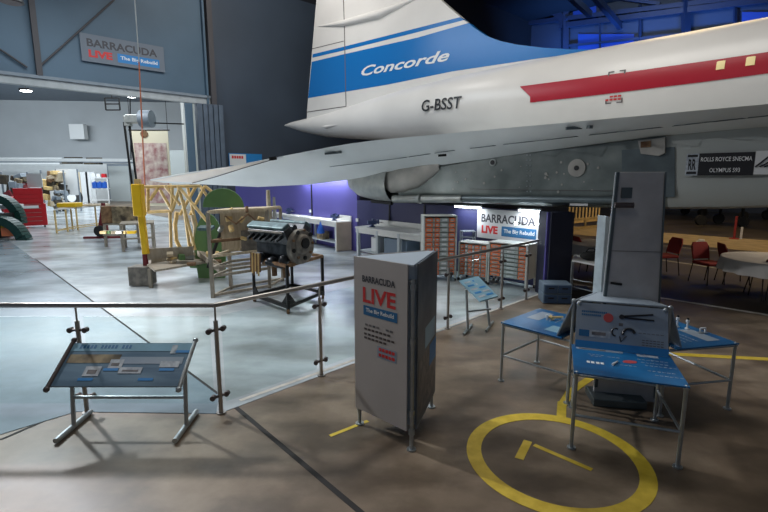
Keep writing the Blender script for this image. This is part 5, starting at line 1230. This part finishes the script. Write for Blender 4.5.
# banquet chairs
def chair(label, p, rz, m='maroon', grp='red banquet chairs'):
    t = thing('banquet_chair', label, 'chair', (p.x, p.y, .005), rz, grp)
    b = MB(); b.box((0, 0, .44), (.44, .44, .07)); b.build('seat', m, t, bevel=.025)
    b = MB(); b.prism([(-.21, .19, .50), (.21, .19, .50), (.22, .25, .76), (.17, .28, .86), (-.17, .28, .86), (-.22, .25, .76)], (0, .04, .005)); b.build('backrest', m, t, bevel=.015)
    for sx in (-1, 1):
        b = MB(); b.cyl((sx*.19, -.19, .41), (sx*.21, -.23, 0), .011, n=8); b.build('leg', 'blackm', t)
        b = MB(); b.path([(sx*.20, .26, .78), (sx*.2, .2, .44), (sx*.21, .27, 0)], .011, 8); b.build('leg', 'blackm', t)
    return t
def rtable(label, p, r=.80, h=.74):
    t = thing('round_table', label, 'table', (p.x, p.y, .005))
    b = MB(); b.cyl((0, 0, h-.04), (0, 0, h-.005), r-.02, n=36); b.build('tabletop', 'wood', t)
    for k in range(4): a = k*PI/2+.6; b = MB(); b.path([(r*.4*math.cos(a), r*.4*math.sin(a), h-.04), (r*.55*math.cos(a), r*.55*math.sin(a), 0)], .012, 6); b.build('leg', 'blackm', t)
    b = MB(); n = 96; rows = [[Vector((0.001*math.cos(2*PI*i/n), .001*math.sin(2*PI*i/n), h)) for i in range(n)]]
    for rr, z, am in ((r*.5, h, 0), (r-.01, h, 0), (r+.005, h-.02, .004), (r+.012, h-.1, .018), (r+.02, h-.18, .03), (r+.03, h-.25, .038)):
        rows.append([Vector(((rr+am*math.sin(17*2*PI*i/n))*math.cos(2*PI*i/n), (rr+am*math.sin(17*2*PI*i/n))*math.sin(2*PI*i/n), z)) for i in range(n)])
    b.grid(rows, closed=True); o = b.build('tablecloth', 'cloth', smooth=True); o.location = (p.x, p.y, .008)
    return t, o
cR = G(778, 259, .74); t, cl = rtable('large round table at the right edge under a white cloth', Vector((cR.x, cR.y-.05, 0)), .92); tag(cl, 'white cloth draped over the large round table at the right edge', 'tablecloth')
cB = G(606, 244, .74); t, cl = rtable('round table half hidden behind the tall metal sheet', Vector((cB.x, cB.y, 0)), .8); tag(cl, 'white cloth draped over the round table behind the metal sheet', 'tablecloth')
g1_ = G(729, 282); chair('dark red chair on the left of the large round table', g1_+Vector((0, -.1, 0)), math.radians(75))
chair('dark chair at the right picture edge in front of the large round table', G(767, 299)+Vector((.0, .0, 0)), math.radians(165))
chair('red chair pushed in behind the large round table', Vector((cR.x-.45, cR.y+1.2, 0)), math.radians(10), 'redfab')
chair('red chair at the right side of the round table behind the metal sheet', Vector((G(662, 274).x, G(662, 274).y, 0)), math.radians(-85), 'redfab')
chair('bright red chair seen between the dark pillar and the metal sheet', Vector((G(582, 270).x, G(582, 270).y-.1, 0)), math.radians(100), 'redfab')
# yellow lattice barriers far behind the pillar
def lattice(label, x0, x1, Y, z0, z1, n, m='tan'):
    a = D(x0, 200, Y); c = D(x1, 200, Y+1.5); t = thing('lattice_barrier', label, 'barrier', ((a.x+c.x)/2, Y, 0)); a.z = c.z = 0
    for k in range(n+1):
        p = a.lerp(c, k/n); b = MB(); b.bar(p+Z*(0 if k in (0, n) else z0), p+Z*z1, .06, .06); b.build('upright', m, t, world=True)
    for z in (z0, z1): b = MB(); b.bar(a+Z*z, c+Z*z, .08, .08); b.build('rail', m, t, world=True)
lattice('yellow lattice barrier far behind the dark pillar', 570, 600, 20, .35, 1.15, 9); lattice('low yellow trestle rail in front of the yellow lattice barrier', 566, 606, 15.5, .55, .85, 2)
t = thing('rope_post', 'small red and white rope post standing on the sandy strip', 'post', G(734, 239)); b = MB(); b.cyl((0, 0, 0), (0, 0, .85), .04, n=10); b.cyl((0, 0, 0), (0, 0, .03), .16, n=16); b.build('shaft', 'redfab', t); b = MB(); b.cyl((.25, 0, 0), (.25, 0, .45), .04, n=8); b.build('short_stub', 'board', t)
b = MB(); c = G(701, 244); b.cyl(c, c+Z*.1, .2, .14, n=16); b.cyl(c+Z*.1, c+Z*.16, .1, n=12); tag(b.build('floor_uplighter', 'board', smooth=True), 'small white floor light on the near edge of the sandy strip', 'floor light')
# dim parked aircraft at the far side of the hall
def parked(label, x, Y, L, r, m, zc, wing_=True):
    c = D(x, 200, Y); t = thing('parked_aircraft', label, 'aircraft', (c.x, Y, 0)); 
    b = MB(); rows = []
    for k, (s, q) in enumerate(((-.5, .05), (-.42, .35), (-.25, .8), (0, 1), (.25, .85), (.42, .5), (.5, .15))):
        rows.append([Vector((s*L, math.cos(2*PI*i/16)*r*q, zc+math.sin(2*PI*i/16)*r*q)) for i in range(16)])
    b.grid(rows, closed=True); b.build('fuselage', m, t, smooth=True)
    b = MB(); b.prism([(-.1*L, -3.2, zc-.1), (.08*L, -3.2, zc-.1), (.15*L, 0, zc-.2), (.08*L, 3.2, zc-.1), (-.1*L, 3.2, zc-.1), (-.12*L, 0, zc-.2)], (0, 0, .12)); b.build('wing', m, t)
    b = MB(); b.prism([(-.5*L, -.05, zc), (-.3*L, -.05, zc+.2), (-.42*L, -.05, zc+1.3), (-.5*L, -.05, zc+1.3)], (0, .1, 0)); b.build('fin', m, t)
    for x_, y_ in ((.2*L, -.8), (.2*L, .8), (-.35*L, 0)):
        b = MB(); b.bar((x_, y_, 0), (x_, y_*.8, zc), .08, .08); b.build('undercarriage_leg', 'blackm', t)
        b = MB(); b.cyl((x_, y_-.08, .25), (x_, y_+.08, .25), .25, n=14); b.build('wheel', 'rubber', t)
parked('dusty yellow aircraft parked far away below the nacelle', 675, 28.5, 6, .65, 'bronze', 1.35)
parked('small golden aircraft parked far away at the right edge', 768, 25, 3.5, .6, 'bronze', 1.5)
parked('dark aircraft parked between the two dusty yellow ones', 722, 22.5, 2.6, .6, 'clutterdark', 1.4)
# ================================================================== ROOF STEEL AND BLUE LIGHT ON THE END WALL
def eb(name, segs, r, m):
    for (x0, y0, Y0_, x1, y1, Y1_) in segs:
        b = MB(); b.bar(D(x0, y0, Y0_), D(x1, y1, Y1_), r, r*1.4); struct(b.build(name, m))
EW = E0-Vector((V.y, -V.x, 0))*0
def onend(x, y, off=.25): return onp(x, y, E0-W_*off, V)
def ebar(name, x0, y0, x1, y1, r, m, off=.3):
    b = MB(); b.bar(onend(x0, y0, off), onend(x1, y1, off), r, r); struct(b.build(name, m))
for i, (x0, y0, x1, y1, r) in enumerate(((565, 6, 565, 56, .45), (686, -10, 686, 46, .4), (640, 5, 640, 48, .15), (735, -10, 735, 40, .15), (600, 12, 600, 52, .12), (530, -12, 566, 22, .55), (470, 30, 790, -8, .3), (560, 26, 800, -4, .35), (440, 20, 560, 8, .2), (566, 46, 800, 22, .15), (470, -10, 530, 22, .2), (500, -20, 660, 4, .2))):
    ebar('trim_%d' % (30+i), x0, y0, x1, y1, r, 'truss', .35)
for i, (x0, y0, x1, y1) in enumerate(((578, 34, 634, 52), (742, 12, 800, 36), (573, 2, 596, 18))):
    P_ = [onend(x0, y0, .12), onend(x1, y0, .12), onend(x1, y1, .12), onend(x0, y1, .12)]
    b = MB(); b.prism(P_, W_*.03); o = b.build('window_%d' % (i+1), 'bluelit'); struct(o)
for i, (a0_, a1_) in enumerate((((-2, 14), (14, 34)), ((3, 18), (20, 40)))):
    b = MB(); b.bar((a0_[0], a0_[1], 13.2), (a1_[0], a1_[1], 13.2), .3, .4); struct(b.build('trim_%d' % (50+i), 'truss'))
for k in range(6):
    l = onend(560+k*38, 30-k*5, 3.0)
    area('blue_wall_light', l+Vector((0, 0, -3)), onend(560+k*38, 20, 0)+Vector((0, 0, 1)), (1.0, 1.0), 190, (.09, .3, 1), 130) if k % 2 == 0 else None
area('end_wall_fill', onend(600, -60, 9), onend(640, 10, 0), (3, 2), 500, (.7, .85, 1), 140)
area('hall_light', (12, 18, 11), (12, 18, 0), (6, 4), 330, (1, .72, .38), 140)
area('hall_light', (9.6, 9.0, 2.9), (7.4, 9.6, .4), (.8, .8), 40, (1, .84, .68), 160)
area('hall_light', (13.5, 10, 3.2), (10, 12.5, .2), (.8, .8), 60, (1, .75, .45), 160)
